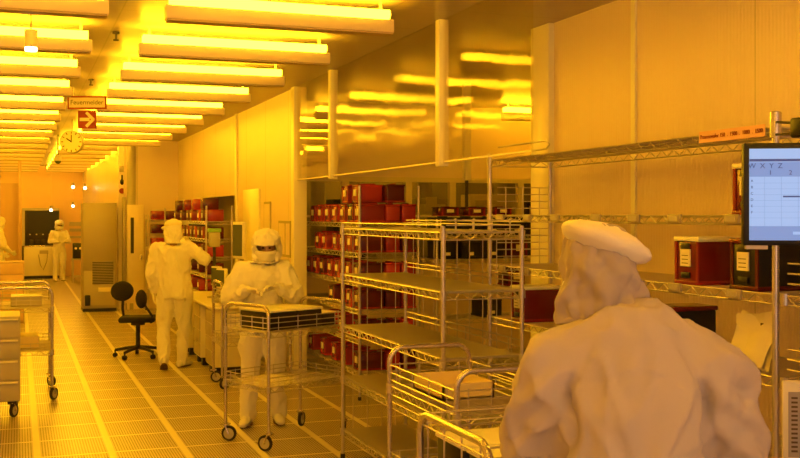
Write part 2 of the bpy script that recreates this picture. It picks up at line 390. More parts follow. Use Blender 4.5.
MB().cyl((0, .01, h), (0, .01, p.z - p2.z - h0), .004).obj('hanger', 'wire', t)
# clock
d = 16.0; p = gd(72, 142, d)
t = thing('hanging_clock', 'round clock hanging from ceiling beyond the arrow sign', 'clock', p, -T)
R = .175; MB().cyl((0, -.03, 0), (0, .05, 0), R, 32).obj('case', 'grey_metal', t)
MB().cyl((0, -.034, 0), (0, -.03, 0), R - .012, 32).obj('face', 'clock_face', t)
a = MB()
for k in range(12):
    an = k * PI / 6; a.box((math.sin(an) * .14, -.036, math.cos(an) * .14), (.014, .004, .034), M=Matrix.Rotation(an, 3, 'Y'))
a.obj('hour_marks', 'ink', t)
MB().box((0, -.038, .05), (.014, .004, .12)).obj('minute_hand', 'black', t)
MB().box((-.035, -.038, .025), (.018, .004, .1), M=Matrix.Rotation(-math.radians(55), 3, 'Y')).obj('hour_hand', 'black', t)
MB().cyl((0, .01, R - .005), (0, .01, ZC - p.z), .008).obj('stem', 'grey_metal', t)
p = gd(58, 161, 19)
t = thing('dome_camera', 'small dark dome camera hung beyond the clock', 'camera', p)
MB().ell((0, 0, 0), (.055, .055, .055)).obj('dome', 'screen_off', t); MB().cyl((0, 0, .0), (0, 0, .11), .06, 14).obj('collar', 'mid_grey', t); MB().cyl((0, 0, .1), (0, 0, ZC - p.z), .01).obj('stem', 'dark', t)
for k, (px, py, d, lab) in enumerate(((51, 210, 29, 'above the black machine'), (73, 187, 27, 'left of the three in the yellow corner'), (85, 188, 27, 'middle of the three in the yellow corner'), (98, 187, 27, 'right of the three in the yellow corner'), (73, 206, 30, 'lowest, under the left one in the yellow corner'))):
    p = gd(px, py, d)
    t = thing('signal_light', 'tiny bright hanging light, %s' % lab, 'light', p, 0, 'tiny bright lights in the distance')
    MB().ell((0, 0, 0), (.042, .042, .042), 10, 6).obj('bulb', 'spot_glow', t); MB().cyl((0, 0, .03), (0, 0, .11), .034, 10).obj('cap', 'grey_metal', t); MB().cyl((0, 0, .1), (0, 0, ZC - p.z), .005).obj('cord', 'peach_panel', t)

# column with small hanging signs -----------------------------------
p = gp(131, 309); t = thing('column', 'tall grey round column beside the grey cabinet in the distance', 'column', (p.x, p.y, 0))
MB().cyl((0, 0, 0), (0, 0, ZC), .095, 24).obj('shaft', 'mid_grey', t); MB().cyl((0, 0, 0), (0, 0, .12), .115, 24).obj('base_collar', 'grey_metal', t)
MB().bb(-.17, -.06, .3, -.095, .05, 2.2, bev=.01).obj('cable_duct', 'grey_metal', t)
for k, (py, m, nm, lab) in enumerate(((169, 'grey_metal', 'speaker_box', 'small grey box fixed left of the column'), (181, 'black', 'warning_beacon', 'small black beacon left of the column'), (191, 'red_sign', 'alarm_bell', 'small red alarm bell left of the column'))):
    q = gd(122, py, 20.47)
    o = MB()
    if k == 0: o.bb(-.05, -.04, -.06, .05, .04, .06, bev=.01)
    elif k == 1: o.ell((0, 0, -.02), (.04, .04, .06), 10, 6); o.bb(-.015, -.01, 0, .015, .01, .12)
    else: o.cyl((0, -.03, 0), (0, .02, 0), .055, 14); o.cyl((0, -.04, 0), (0, -.03, 0), .02, 10)
    o.bb(0.0, .0, -.012, p.x - q.x - .05, .02 + p.y - q.y, .012)
    tag(o.obj(nm, m, None, loc=q), lab, nm.split('_')[-1])
# door in the cross wall
dd = MB().bb(2.0, 20.93, 0, 2.32, 21.0, 2.05, bev=.004); dr = struct('door_1', dd, 'white_panel')
MB().bb(2.07, 20.92, 1.1, 2.13, 20.93, 1.8).obj('door_window', 'dark', dr); MB().bb(2.25, 20.88, .98, 2.28, 20.93, 1.06).obj('door_handle', 'steel', dr)
# grey cabinet
p = gp(83, 312); t = thing('tall_cabinet', 'tall grey cabinet with vent grille, beside the column', 'cabinet', (p.x, p.y, 0))
W = .62
MB().bb(0, 0, .06, W, .7, 2.08, bev=.01).obj('body', 'grey_metal', t)
MB().bb(.0, .01, .0, W, .6, .06).obj('plinth', 'black', t)
MB().bb(.02, -.012, .12, W * .94, 0, .78, bev=.004).obj('lower_door', 'mid_grey', t)
MB().bb(.02, -.012, .80, W * .94, 0, 2.04, bev=.004).obj('upper_door', 'grey_metal', t)
g = MB(); g.bb(.17, -.02, .52, .56, -.012, .97); g.obj('vent_grille', 'grey_metal', t)
g = MB()
for k in range(14): g.bb(.17, -.026, .53 + k * .031, .56, -.02, .545 + k * .031)
g.obj('grille_slats', 'dark', t)
MB().bb(.03, -.09, .12, .13, -.012, .32, bev=.01).obj('power_box', 'black', t)
MB().bb(.28, -.03, .38, .52, -.012, .46).obj('switch_strip', 'label', t)
# far left block
t = struct('wall_far_left', MB().bb(-1.8, 26.9, 0, .06, 27.0, 2.62), 'pink_panel')
MB().bb(-.35, 26.88, 1.15, -.28, 26.9, 1.3).obj('switch_plate', 'ink', t)
MB().bb(.0, 26.6, 0, .08, 27.0, ZC, bev=.01).obj('corner_post', 'pink_panel', t)
# far machine
p0 = gp(22, 279); p1 = gp(58, 279); t = thing('process_machine', 'far process machine with black screen opening and pale cabinet base', 'machine', (p0.x, p0.y, 0))
W = 34 * p0.length * .95 / F * 1.0 * 1.04
MB().bb(0, 0, .08, W, .9, .92, bev=.01).obj('cabinet', 'trim_light', t); MB().bb(.02, .02, 0, W - .02, .8, .08).obj('plinth', 'black', t)
MB().bb(0, .3, .92, W, .9, 2.02, bev=.01).obj('hood_body', 'dark', t)
MB().bb(.14, .285, 1.32, W - .02, .3, 1.95).obj('screen', 'black', t)
MB().bb(0, .0, .92, W, .32, .96, bev=.005).obj('console_shelf', 'steel', t)
for k in range(4): MB().bb(.2 + k * .17, .05, .96, .32 + k * .17, .2, 1.14, bev=.01).obj('control_unit', 'dark', t)
for k in range(4): MB().ell((.22 + k * .18, .26, 1.28), (.025, .02, .02), 8, 5).obj('indicator', 'label', t)
MB().bb(0, .25, .92, .08, .35, 2.0).obj('side_post', 'mid_grey', t); MB().bb(0, .25, 1.98, W, .32, 2.05).obj('top_rail', 'mid_grey', t)
MB().bb(.0, -.012, .1, .05, 0, .95).obj('edge_strip', 'black', t)
MB().tube([(.45, -.02, .7), (.5, -.02, .4), (.58, -.02, .25), (.68, -.02, .5), (.7, -.02, .75)], .012).obj('cable', 'grey_metal', t)
MB().bb(.48, -.014, .72, .72, 0, .82).obj('grey_label', 'mid_grey', t)
# far bench right of far person
p = gp(72, 283); t = thing('side_table', 'small far table with dark instruments, right of the distant person', 'table', (p.x, p.y, 0))
MB().bb(0, 0, .62, .45, .5, .66, bev=.005).obj('tabletop', 'mid_grey', t)
for x in (.03, .42):
    for y in (.03, .47): MB().bb(x - .02, y - .02, 0, x + .02, y + .02, .62).obj('leg', 'mid_grey', t)
MB().bb(.03, .03, .15, .42, .47, .18).obj('lower_shelf', 'mid_grey', t)
t2 = thing('instrument', 'dark instrument with pale dials on the far side table', 'instrument', (p.x, p.y, .66))
MB().bb(.03, .05, 0, .42, .4, .42, bev=.02).obj('body', 'black', t2)
for k in range(3): MB().cyl((.1 + k * .12, .05, .28), (.1 + k * .12, .03, .28), .035, 10).obj('dial', 'label', t2)
for k, z in enumerate((1.15, 1.35, 1.52)):
    p = gd(73, 240, 31.5)
    tag(MB().bb(p.x - .1, 32.96, z, p.x + .35, 33.0, z + .06 + .03 * k).obj('wall_notice', 'mid_grey'), 'grey notice strip on far yellow wall, %s' % ('lowest', 'middle', 'topmost')[k], 'notice', 'grey notices on the far wall')
# wall details on middle wall near the masked person
for k, (y0, y1, z0, z1) in enumerate(((12.88, 13.25, 1.62, 2.02), (12.1, 12.45, 1.35, 1.78), (11.86, 12.1, 1.35, 1.78))):
    t = thing('wall_hatch', 'thin framed service hatch on the pale wall, %s' % ('left and highest', 'middle of three', 'nearest the glass curtain')[k], 'hatch', (3.0, (y0 + y1) / 2, (z0 + z1) / 2), 0, 'service hatches on the pale wall')
    a = (y1 - y0) / 2; b = (z1 - z0) / 2
    MB().bb(-.012, -a, -b, 0, a, b).obj('frame', 'grey_metal', t); MB().bb(-.016, -a + .03, -b + .03, -.012, a - .03, b - .03).obj('cover', 'white_panel', t)
dr = struct('door_2', MB().bb(2.975, 13.5, 0, 3.0, 14.5, 2.2, bev=.003), 'trim_light')
MB().bb(2.955, 13.56, 1.5, 2.975, 13.62, 1.56).tube([(2.95, 13.59, 1.53), (2.94, 13.72, 1.53)], .014).obj('door_handle', 'dark', dr)

# ------------------------------------------------------------------ wire shelving
def truss(mb, p, q, z, drop=.036, step=.05, r=.0034):
    p = Vector(p); q = Vector(q); L = (q - p).length; n = max(2, int(L / step)); up = Vector((0, 0, 1))
    a = p + up * (z - r); b = q + up * (z - r)
    mb.tube([a, b], r * 1.25, 5); mb.tube([a - up * drop, b - up * drop], r * 1.25, 5)
    pts = [a + (b - a) * (i / n) - (up * drop if i % 2 else up * 0) for i in range(n + 1)]
    for i in range(n): mb.tube([pts[i], pts[i + 1]], r, 4, caps=False)
def shelf_mesh(w, l, spacing=.028, step=.05, r=.0026, drop=.042):
    m = MB(); i = .012
    truss(m, (i, 0, 0), (w - i, 0, 0), 0, step=step, drop=drop); truss(m, (i, l, 0), (w - i, l, 0), 0, step=step, drop=drop)
    truss(m, (0, i, 0), (0, l - i, 0), 0, step=step, drop=drop); truss(m, (w, i, 0), (w, l - i, 0), 0, step=step, drop=drop)
    long_y = l > w
    L, W = (l, w) if long_y else (w, l)
    n = int(L / spacing)
    for k in range(1, n):
        t = k * L / n
        if long_y: m.tube([(0, t, -.003), (w, t, -.003)], r, 4, caps=False)
        else: m.tube([(t, 0, -.003), (t, l, -.003)], r, 4, caps=False)
    for k in (1, 2, 3):
        t = k * W / 4
        if long_y: m.tube([(t, 0, -.010), (t, l, -.010)], r * 1.4, 4, caps=False)
        else: m.tube([(0, t, -.010), (w, t, -.010)], r * 1.4, 4, caps=False)
    for x in (0, w):
        for y in (0, l): m.cyl((x, y, -.045), (x, y, .008), .021, 10)
    return m
def rack(name, label, x0, y0, x1, y1, zs, top, spacing=.028, step=.05, group=None, solid=False, pr=.0135, posts_at=None):
    t = thing(name, label, 'shelving rack', (x0, y0, 0), 0, group); w, l = x1 - x0, y1 - y0
    for x in (0, w):
        for y in (posts_at or (0, l)):
            m = MB().cyl((x, y, .03), (x, y, top), pr, 10); m.ell((x, y, top), (pr, pr, .008), 10, 5)
            z = .1
            while z < top - .03: m.cyl((x, y, z), (x, y, z + .004), pr + .0015, 10); z += .05
            o = m.obj('post', 'wire', t)
            MB().cyl((x, y, 0), (x, y, .035), .017, 10).obj('levelling_foot', 'rubber', o)
    me = shelf_mesh(w, l, spacing, step).mesh('shelf', 'wire')
    out = []
    for z in zs:
        o = link('shelf', me, t, (0, 0, z)); out.append(o)
        if solid: MB().bb(.01, .01, .001, w - .01, l - .01, .005).obj('shelf_liner', 'sheet', o)
    return t, out
def side_rail(parent, p, q, zs, balls=0, name='guard_rail', r=.004, uprights=0, z0=0):
    m = MB(); p = Vector(p); q = Vector(q)
    for z in zs: m.tube([p + Vector((0, 0, z)), q + Vector((0, 0, z))], r, 5)
    for i in range(uprights):
        c = p.lerp(q, (i + .5) / uprights); m.tube([c + Vector((0, 0, z0)), c + Vector((0, 0, max(zs)))], r, 5)
    for i in range(balls):
        c = p.lerp(q, (i + .5) / balls) + Vector((0, 0, max(zs))); m.ell(c, (.011, .011, .011), 8, 5)
    return m.obj(name, 'wire', parent)

# centre rack (foreground aisle)
crack, cs = rack('wire_rack', 'empty chrome wire rack in the centre, nearest to the aisle', 2.32, 5.59, 2.83, 7.58, (1.75, 1.40, 1.01, .62, .22), 1.78, solid=True)
side_rail(crack, (.0, .02, 0), (.0, 1.97, 0), (1.79,), 0); side_rail(crack, (.51, .02, 0), (.51, 1.97, 0), (1.79, 1.81), 7, uprights=7, z0=1.75)
side_rail(crack, (.02, 0, 0), (.49, 0, 0), (1.79, 1.82), 4, uprights=4, z0=1.75)
side_rail(crack, (.51, .02, 0), (.51, 1.97, 0), (1.06, 1.10), 0, uprights=6, z0=1.01)
side_rail(crack, (.51, .02, 0), (.51, 1.97, 0), (1.45, 1.48), 0, uprights=4, z0=1.40)
g = MB()
for k in range(9): g.tube([(.515, .15 + k * .21, 1.01), (.515, .15 + k * .21, 1.75)], .0035, 5)
g.obj('back_rods', 'wire', crack)
g = MB()
for k in range(4): g.tube([(.08 + k * .115, 1.985, .22), (.08 + k * .115, 1.985, 1.75)], .0035, 5)
g.obj('end_rods', 'wire', crack)

# red-box rack B
bz = (1.775, 1.47, 1.18, .90, .60, .28)
brack, bsh = rack('wire_rack', 'wire rack full of red boxes beyond the centre rack', 3.2, 9.88, 3.83, 12.2, bz, 2.14, spacing=.06, step=.07)
crk, csh = rack('wire_rack', 'wire rack with black boxes right of the red-box rack', 3.98, 9.75, 5.2, 10.25, (1.64, 1.40, 1.1, .79, .3), 1.80, spacing=.06, step=.07)
dz = (2.247, 1.85, 1.494, 1.12, .72, .25)
drk, dsh = rack('wire_rack', 'tall wire rack along the right wall behind the foreground man', 3.2, 3.81, 3.69, 6.83, dz, 2.29, spacing=.03, step=.06, pr=.016)
d2, d2s = rack('wire_rack', 'wire rack at the right edge, nearest camera along the wall', 3.2, 1.9, 3.69, 3.75, (1.85, 1.494, 1.12, .72, .25), 1.95, spacing=.03, step=.06, posts_at=(0,))
side_rail(d2, (0, .02, 0), (0, 1.83, 0), (1.545, 1.59, 1.635), uprights=5, z0=1.494)
side_rail(d2, (0, .02, 0), (0, 1.83, 0), (1.165, 1.21, 1.255), uprights=5, z0=1.12)
side_rail(drk, (.06, 3.02, 0), (.47, 3.02, 0), (1.90, 1.95, 2.0, 2.05), uprights=3, z0=1.85)
side_rail(drk, (.06, 3.02, 0), (.47, 3.02, 0), (1.55, 1.60, 1.65, 1.70, 1.75), uprights=3, z0=1.494)
MB().cyl((0, 0, 2.20), (0, 0, 2.31), .026, 14).ell((0, 0, 2.31), (.026, .026, .008), 12, 5).obj('post_cap', 'steel', drk)
# label holders clipped on D shelves
def y_at(px, X=3.2): u = (px - CX) / F; return X * (CT - ST * u) / (ST + CT * u)
for si, pxs in ((1, (501, 528, 556, 597, 635, 676, 733)), (2, (503, 526, 640, 676, 735))):
    for px in pxs:
        o = MB().bb(-.012, -.055, -.042, -.004, .055, .004, bev=.002).obj('label_holder', 'grey_metal', dsh[si], loc=(0, y_at(px) - 3.81, 0))
        MB().bb(-.014, -.03, -.032, -.012, .045, -.006).obj('paper_label', 'mid_grey', drk, loc=(0, y_at(px) - 3.81, dz[si]))
# pink strip with print
y0, y1 = y_at(702), y_at(768)
t = thing('shelf_label_strip', 'long pink label strip with red print on top shelf edge', 'label strip', (3.184, (y0 + y1) / 2, 2.235), -PI / 2)
MB().bb(-(y0 - y1) / 2, -.002, -.028, (y0 - y1) / 2, .002, .028).obj('strip', 'pink_strip', t)
text_obj('lettering', 'Prozesswafer 150  .  1500  .  1080  .  1500', .027, 'red_sign', t, (0, -.004, 0), (PI / 2, 0, 0))

# stock-room racks E
e2, e2s = rack('wire_rack', 'wire rack of red boxes in front of the dark opening behind the desk', 2.56, 15.1, 2.93, 19.6, (1.76, 1.5, 1.24, .98, .7, .4), 1.98, spacing=.12, step=.12)
e1, e1s = rack('wire_rack', 'distant wire rack of red boxes against the cross wall', 2.34, 20.3, 2.93, 20.7, (1.76, 1.5, 1.24, .98, .7, .4), 1.85, spacing=.12, step=.12)

# ------------------------------------------------------------------ boxes
def make_box(name, label, w, d, h, m, rim, lidm, big=False):
    """label face towards -X; w along Y, d along X"""
    t = thing(name, label, 'box')
    b = MB().box((d / 2, 0, h * .46), (d, w, h * .92), bev=.012)
    b.obj('body', m, t)
    r = MB(); r.bb(-.006, -w / 2 - .004, 0, d + .004, w / 2 + .004, .022, bev=.004)
    r.bb(-.004, -w / 2, .02, .004, -w / 2 + .02, h * .9); r.bb(-.004, w / 2 - .02, .02, .004, w / 2, h * .9)
    r.obj('rim', rim, t)
    l = MB().bb(-.008, -w / 2 - .006, h * .90, d + .006, w / 2 + .006, h, bev=.006); l.obj('lid', lidm, t)
    g = MB().bb(.05, -.02, h, d - .05, .02, h + .012, bev=.005) if not big else None
    if g: g.obj('handle', rim, t)
    MB().bb(-.012, -w * .2, h * .38, -.004, w * .2, h * .74).obj('label_card', 'label', t)
    if big:
        q = MB()
        for k in range(3): q.bb(-.0135, -w * .13, h * (.44 + k * .08), -.012, w * .13, h * (.455 + k * .08))
        q.obj('label_print', 'ink', t)
        for zz in (.2, .8): MB().bb(-.012, -w * .18, h * zz - .015, -.004, w * .18, h * zz + .015, bev=.003).obj('latch', 'black', t)
    return t
rb = make_box('wafer_box', 'x', .19, .26, .185, 'red_box', 'red_bright', 'red_box')
rbb = make_box('wafer_box', 'x', .19, .26, .185, 'red_bright', 'red_box', 'red_bright')
rbw = make_box('wafer_box', 'x', .19, .26, .185, 'wine', 'red_box', 'wine')
used = set()
def put(proto, loc, rz, label, group, scale=None):
    if proto.name not in used:
        used.add(proto.name); place(proto, loc, rz); proto['label'] = label; proto['group'] = group
        if scale: proto.scale = scale
        return proto
    return dup(proto, loc, rz, label, group, scale)
SH = ['top', 'second', 'third', 'fourth', 'fifth', 'lowest']
cnt = [0, 0]
rows = {0: [10.03, 10.27, 10.55, 10.85, 11.13, 11.42, 11.72], 1: [10.03, 10.3, 10.56, 10.82, 11.25, 11.52], 2: [10.05, 10.35, 10.75, 11.02, 11.35, 11.62, 11.9], 3: [10.05, 10.32, 10.95], 4: [10.05, 10.6, 11.2], 5: [10.05, 10.5, 10.85, 11.3, 11.8]}
LB = ['nearest', 'second', 'third', 'fourth', 'fifth', 'sixth', 'seventh']
for si, ys in rows.items():
    for k, y in enumerate(ys):
        proto = (rb, rbw, rb, rbb, rb, rb, rb)[(k + si * 2) % 7]
        if k == 0: proto = rbw if si else rb
        put(proto, (3.225, y, bz[si]), 0, 'labelled red box on %s shelf of the red-box rack, aisle side, %s' % (SH[si], LB[k]), 'labelled red boxes on the red-box rack')
    # near end boxes, sides towards the camera
    for k, xx in enumerate((3.572, 3.763)):
        pr = (rbb, rbw, rb, rbw, rbb)[(si * 2 + k) % 5] if (si, k) != (0, 1) else rbb
        put(pr, (xx - (0, .02)[k], 10.18, bz[si]), -PI / 2, 'red box on %s shelf of the red-box rack, near end, %s' % (SH[si], ('left', 'right')[k]), 'red boxes at the near end of the red-box rack', scale=(1, .78, 1))
put(rb, (3.24, 10.50, bz[0] + .20), 0, 'red box stacked on top row of the red-box rack, farther one', 'red boxes stacked above the top row')
put(rbb, (3.24, 10.14, bz[0] + .20), 0, 'red box stacked on top row of the red-box rack, nearer one', 'red boxes stacked above the top row')
put(rbw, (3.60, 10.18, bz[0] + .20), -PI / 2, 'red box stacked on top row of the red-box rack, rightmost one', 'red boxes stacked above the top row')
# black boxes rack C : label towards camera (-Y) -> rz = +90deg
bb_ = make_box('wafer_box', 'x', .21, .3, .185, 'black', 'black', 'dark')
for ch in bb_.children:
    if ch.name.startswith('label_card'): ch.scale = (1, .6, .5)
for si, (z, n) in enumerate(((1.64, 4), (1.40, 3), (.79, 1))):
    for k in range(n):
        X = (4.12 + .26 * k) if n > 1 else 4.62
        o = put(bb_, (X, 9.80, z), PI / 2, 'black box on the %s shelf of the bay rack, %s' % (('top', 'second', 'lower')[si], ('leftmost', 'second from left', 'third from left', 'rightmost')[k] if n > 1 else 'standing alone'), 'black boxes on the bay rack')
for k, x in enumerate((4.15, 4.45, 4.75)):
    put(rbw, (x, 9.81, 1.64 + .2), PI / 2, 'flat red box lying on the bay rack black boxes, %s' % ('left', 'middle', 'right')[k], 'flat red boxes on the black boxes', scale=(1, 1, .5))
put(rbw, (4.98, 9.9, 1.40), PI / 2, 'dark red box at right end of the second bay rack shelf', 'dark red boxes at the bay rack end')
put(rbw, (4.95, 9.9, 1.10), PI / 2, 'dark red box at right end of the third bay rack shelf', 'dark red boxes at the bay rack end')
# white tray on rack B shelf and yellow bottle
t = thing('paper_stack', 'bright yellow-lit paper stack on a lower shelf of the red-box rack', 'papers', (3.55, 10.0, .901))
# (kept clear of boxes)
t.location = (3.64, 9.99, bz[2] - 0); t.location.z = bz[3] + .186 + .012
MB().box((.0, .05, .012), (.3, .2, .02), rz=.1, bev=.002).box((.02, .04, .03), (.28, .19, .014), rz=-.05, bev=.002).obj('sheets', 'paper', t)
# E rack boxes (distant)
pal = ['red_box', 'wine', 'red_bright', 'wine']
me_small = [MB().box((.12, 0, .085), (.24, .22, .17), bev=.008).mesh('wafer_box', p) for p in pal]
me_lab = MB().bb(-.006, -.04, .05, 0, .04, .12).mesh('label_card', 'label')
for si, z in enumerate((1.76, 1.5, 1.24, .98, .7)):
    for k in range(12):
        if random.random() < .1: continue
        if si in (3, 4) and k % 2: continue
        y = 15.3 + .36 * k
        o = link('wafer_box', me_small[(k * 3 + si) % 4], None, (2.59, y, z))
        tag(o, 'small red box on %s shelf of the rack behind the desk, %s' % (SH[si], ORD[k]), 'box', 'red boxes on the rack behind the desk')
        link('label_card', me_lab, o)
    if si < 1:
        for k in range(4):
            o = link('wafer_box', me_small[(k + 1) % 3], None, (2.59, 15.7 + .9 * k, z + .17))
            tag(o, 'small red box in second layer atop the rack behind the desk, %s' % ORD[k], 'box', 'upper layer of red boxes behind the desk')
    for k in range(2):
        o = link('wafer_box', me_small[(k + si) % 4], None, (2.40 + .28 * k, 20.45, z)); o.rotation_euler = (0, 0, 0)
        tag(o, 'small red box on %s shelf of the rack at the cross wall, %s' % (SH[si], ('left', 'right')[k]), 'box', 'red boxes at the cross wall')
o = tag(MB().cyl((0, 0, 0), (0, 0, .2), .08, 14).obj('green_jar', 'grey_metal', None, loc=(2.66, 15.14 + .1, 1.5)), 'grey jar with green lid on the rack behind the desk', 'jar')
bpy.data.objects.remove(o)
t = thing('green_lidded_canister', 'grey canister with green lid on top of desk hutch behind raised arm', 'canister', (2.48, 14.0, .80))
MB().cyl((0, 0, 0), (0, 0, .62), .02, 8).obj('stand', 'dark', t)
MB().bb(-.07, -.07, .62, .07, .07, .82, bev=.015).obj('body', 'mid_grey', t); MB().bb(-.08, -.08, .82, .08, .08, .87, bev=.01).obj('lid', 'green', t)

# D rack boxes
db = make_box('carrier_box', 'x', .20, .29, .245, 'red_dark', 'red_box', 'lid', True)
db2 = make_box('carrier_box', 'x', .20, .29, .245, 'black', 'wine', 'red_dark', True)
G = 'carrier boxes on the wall rack'
put(db, (3.22, 4.50, dz[2]), 0, 'dark red carrier box with white lid right of the foreground hood', G)
put(db2, (3.22, 4.05, dz[2]), 0, 'dark carrier box with label below the monitor', G)
put(db, (3.22, 4.03, dz[1]), 0, 'red carrier box half hidden by the monitor edge', G)
put(db, (3.22, 6.42, dz[3]), 0, 'dark red carrier box with white lid left of the foreground hood', G)
put(db2, (3.22, 4.74, dz[3]), 0, 'dark carrier box just above the foreground shoulder', G)
put(db2, (3.30, 3.35, 1.12), 0, 'dark carrier box behind wire rails at the right edge, upper shelf', G)
put(db, (3.30, 3.35, .72), 0, 'dark carrier box at the right edge behind the framed chart', G)
put(db2, (3.32, 3.38, 1.494), 0, 'dark carrier box behind wire rails under the monitor', G)
put(db2, (3.26, 5.7, dz[3]), 0, 'dark carrier box behind the foreground hood', G)
put(db2, (3.26, 6.1, dz[4]), 0, 'dark carrier box on the lower wall shelf behind the foreground man', G)
# papers on shelf
t = thing('paper_folder', 'crumpled paper documents leaning on the shelf above the right arm', 'papers', (3.27, 4.12, dz[3] + .001))
def sheet(x, y0, y1, h, lean, wob, seed):
    m = MB(); n = 10; rings = []
    for side in (0, 1):
        pass
    pts = []
    for i in range(n + 1):
        row = []
        for j in range(n + 1):
            s = i / n; r = j / n
            yy = y0 + (y1 - y0) * s; zz = h * r
            nn = noise.noise(Vector((s * 2.5 + seed, r * 2.5, seed)))
            row.append(Vector((x + lean * r + wob * nn, yy + .03 * (r - .5) * (1 if seed > 2 else -1), zz + .012 * math.sin(s * 5 + seed))))
        pts.append(row)
    b = len(m.v)
    for layer in (0, .002):
        for row in pts:
            for q in row: m.v.append((q.x + layer, q.y, max(q.z, .0)))
    N = n + 1
    for i in range(n):
        for j in range(n):
            a = i * N + j; m.f.append((a, a + 1, a + N + 1, a + N)); o_ = N * N
            m.f.append((a + o_, a + N + o_, a + N + 1 + o_, a + 1 + o_))
    return m
sheet(0, -.14, .15, .262, .10, .035, 1.3).obj('front_sheet', 'paper', t)
sheet(.035, -.17, .12, .255, .09, .03, 4.1).obj('rear_sheet', 'paper', t)
MB().box((.075, -.05, .205), (.002, .035, .012)).obj('printed_mark', 'ink', t)
t.children[-1].location = (-.035, .02, -.02)
# framed chart at lower right
p = gd(804, 424, 3.75)
t = thing('framed_chart', 'pale framed number chart at the lower right edge', 'chart', p, -T - .10)
MB().bb(-.075, 0, -.15, .16, .02, .155, bev=.008).obj('frame', 'trim_light', t)
MB().bb(-.055, -.003, -.12, .14, 0, .115).obj('sheet', 'grey_metal', t)
q = MB()
for r in range(13):
    for c in range(4): q.bb(-.045 + c * .045, -.0045, .09 - r * .016, -.045 + c * .045 + .022 + .006 * ((r * c) % 2), -.003, .097 - r * .016)
q.obj('number_rows', 'ink', t)
MB().cyl((.04, .03, -p.z), (.04, .03, .10), .012, 10).cyl((.04, .03, -p.z), (.04, .03, -p.z + .02), .12, 24).obj('stand', 'steel', t)

# monitor ------------------------------------------------------------
d = 3.2; p = gd(833, 194, d)
t = thing('monitor', 'black-framed monitor showing a blue spreadsheet at right edge', 'monitor', p, -T - .12)
W = .535; Hh = .318
MB().bb(-W / 2, 0, -Hh / 2, W / 2, .035, Hh / 2, bev=.006).obj('bezel', 'black', t)
s0 = -W / 2 + .018
MB().bb(s0, -.003, -Hh / 2 + .016, W / 2 - .018, 0, Hh / 2 - .018).obj('screen', 'screen_blue', t)
MB().bb(s0, -.004, Hh / 2 - .058, W / 2 - .018, -.003, Hh / 2 - .05).obj('title_bar', 'screen_dark', t)
MB().bb(s0, -.004, Hh / 2 - .105, W / 2 - .018, -.003, Hh / 2 - .06).obj('header_row', 'screen_mid', t)
MB().bb(s0, -.004, -Hh / 2 + .016, W / 2 - .018, -.003, -Hh / 2 + .06).obj('footer_panel', 'screen_mid', t)
MB().bb(s0 + .13, -.006, -Hh / 2 + .034, s0 + .19, -.004, -Hh / 2 + .043).obj('footer_button', 'screen_blue', t)
q = MB()
for k in range(7): q.bb(s0, -.0042, Hh / 2 - .125 - k * .018, W / 2 - .018, -.0032, Hh / 2 - .1243 - k * .018)
for k in range(9): q.bb(s0 + .045 + k * .05, -.0042, -Hh / 2 + .06, s0 + .0457 + k * .05, -.0032, Hh / 2 - .085)
q.obj('grid_lines', 'screen_mid', t)
text_obj('column_letters', 'W  X  Y  Z', .022, 'screen_dark', t, (s0 + .047, -.006, Hh / 2 - .072), (PI / 2, 0, 0))
text_obj('column_numbers', '1         2', .020, 'screen_dark', t, (s0 + .092, -.006, Hh / 2 - .093), (PI / 2, 0, 0))
for k, ch in enumerate('ABCDEF'): text_obj('row_letter', ch, .011, 'screen_dark', t, (s0 + .007, -.006, Hh / 2 - .118 - k * .0195), (PI / 2, 0, 0))
MB().bb(s0 + .10, -.005, -.01, s0 + .15, -.004, -.005).obj('cell_entry', 'screen_dark', t)
MB().bb(-W / 2 + .01, .005, -Hh / 2 - .012, -W / 2 + .075, .03, -Hh / 2).obj('lower_tab', 'mid_grey', t)
MB().cyl((.15, .07, -p.z), (.15, .07, 0), .018, 12).cyl((.15, .07, -p.z), (.15, .07, -p.z + .03), .2, 24).bb(.1, .03, -.04, .2, .09, .04).obj('stand', 'dark', t)
q = gd(801, 128, 3.95)
t = thing('clamp_camera', 'small black device on two rods beside the rack post top', 'device', q)
MB().bb(-.02, -.03, -.035, .06, .04, .04, bev=.008).obj('body', 'black', t)
pt = Vector((3.2, 3.81, 2.25))
v = pt - q
MB().tube([(0, 0, .018), (v.x, v.y, .018 + v.z * .0 + (2.25 - q.z))], .006).tube([(0, 0, -.018), (v.x, v.y, (2.23 - q.z) - .018)], .006).obj('rods', 'dark', t)

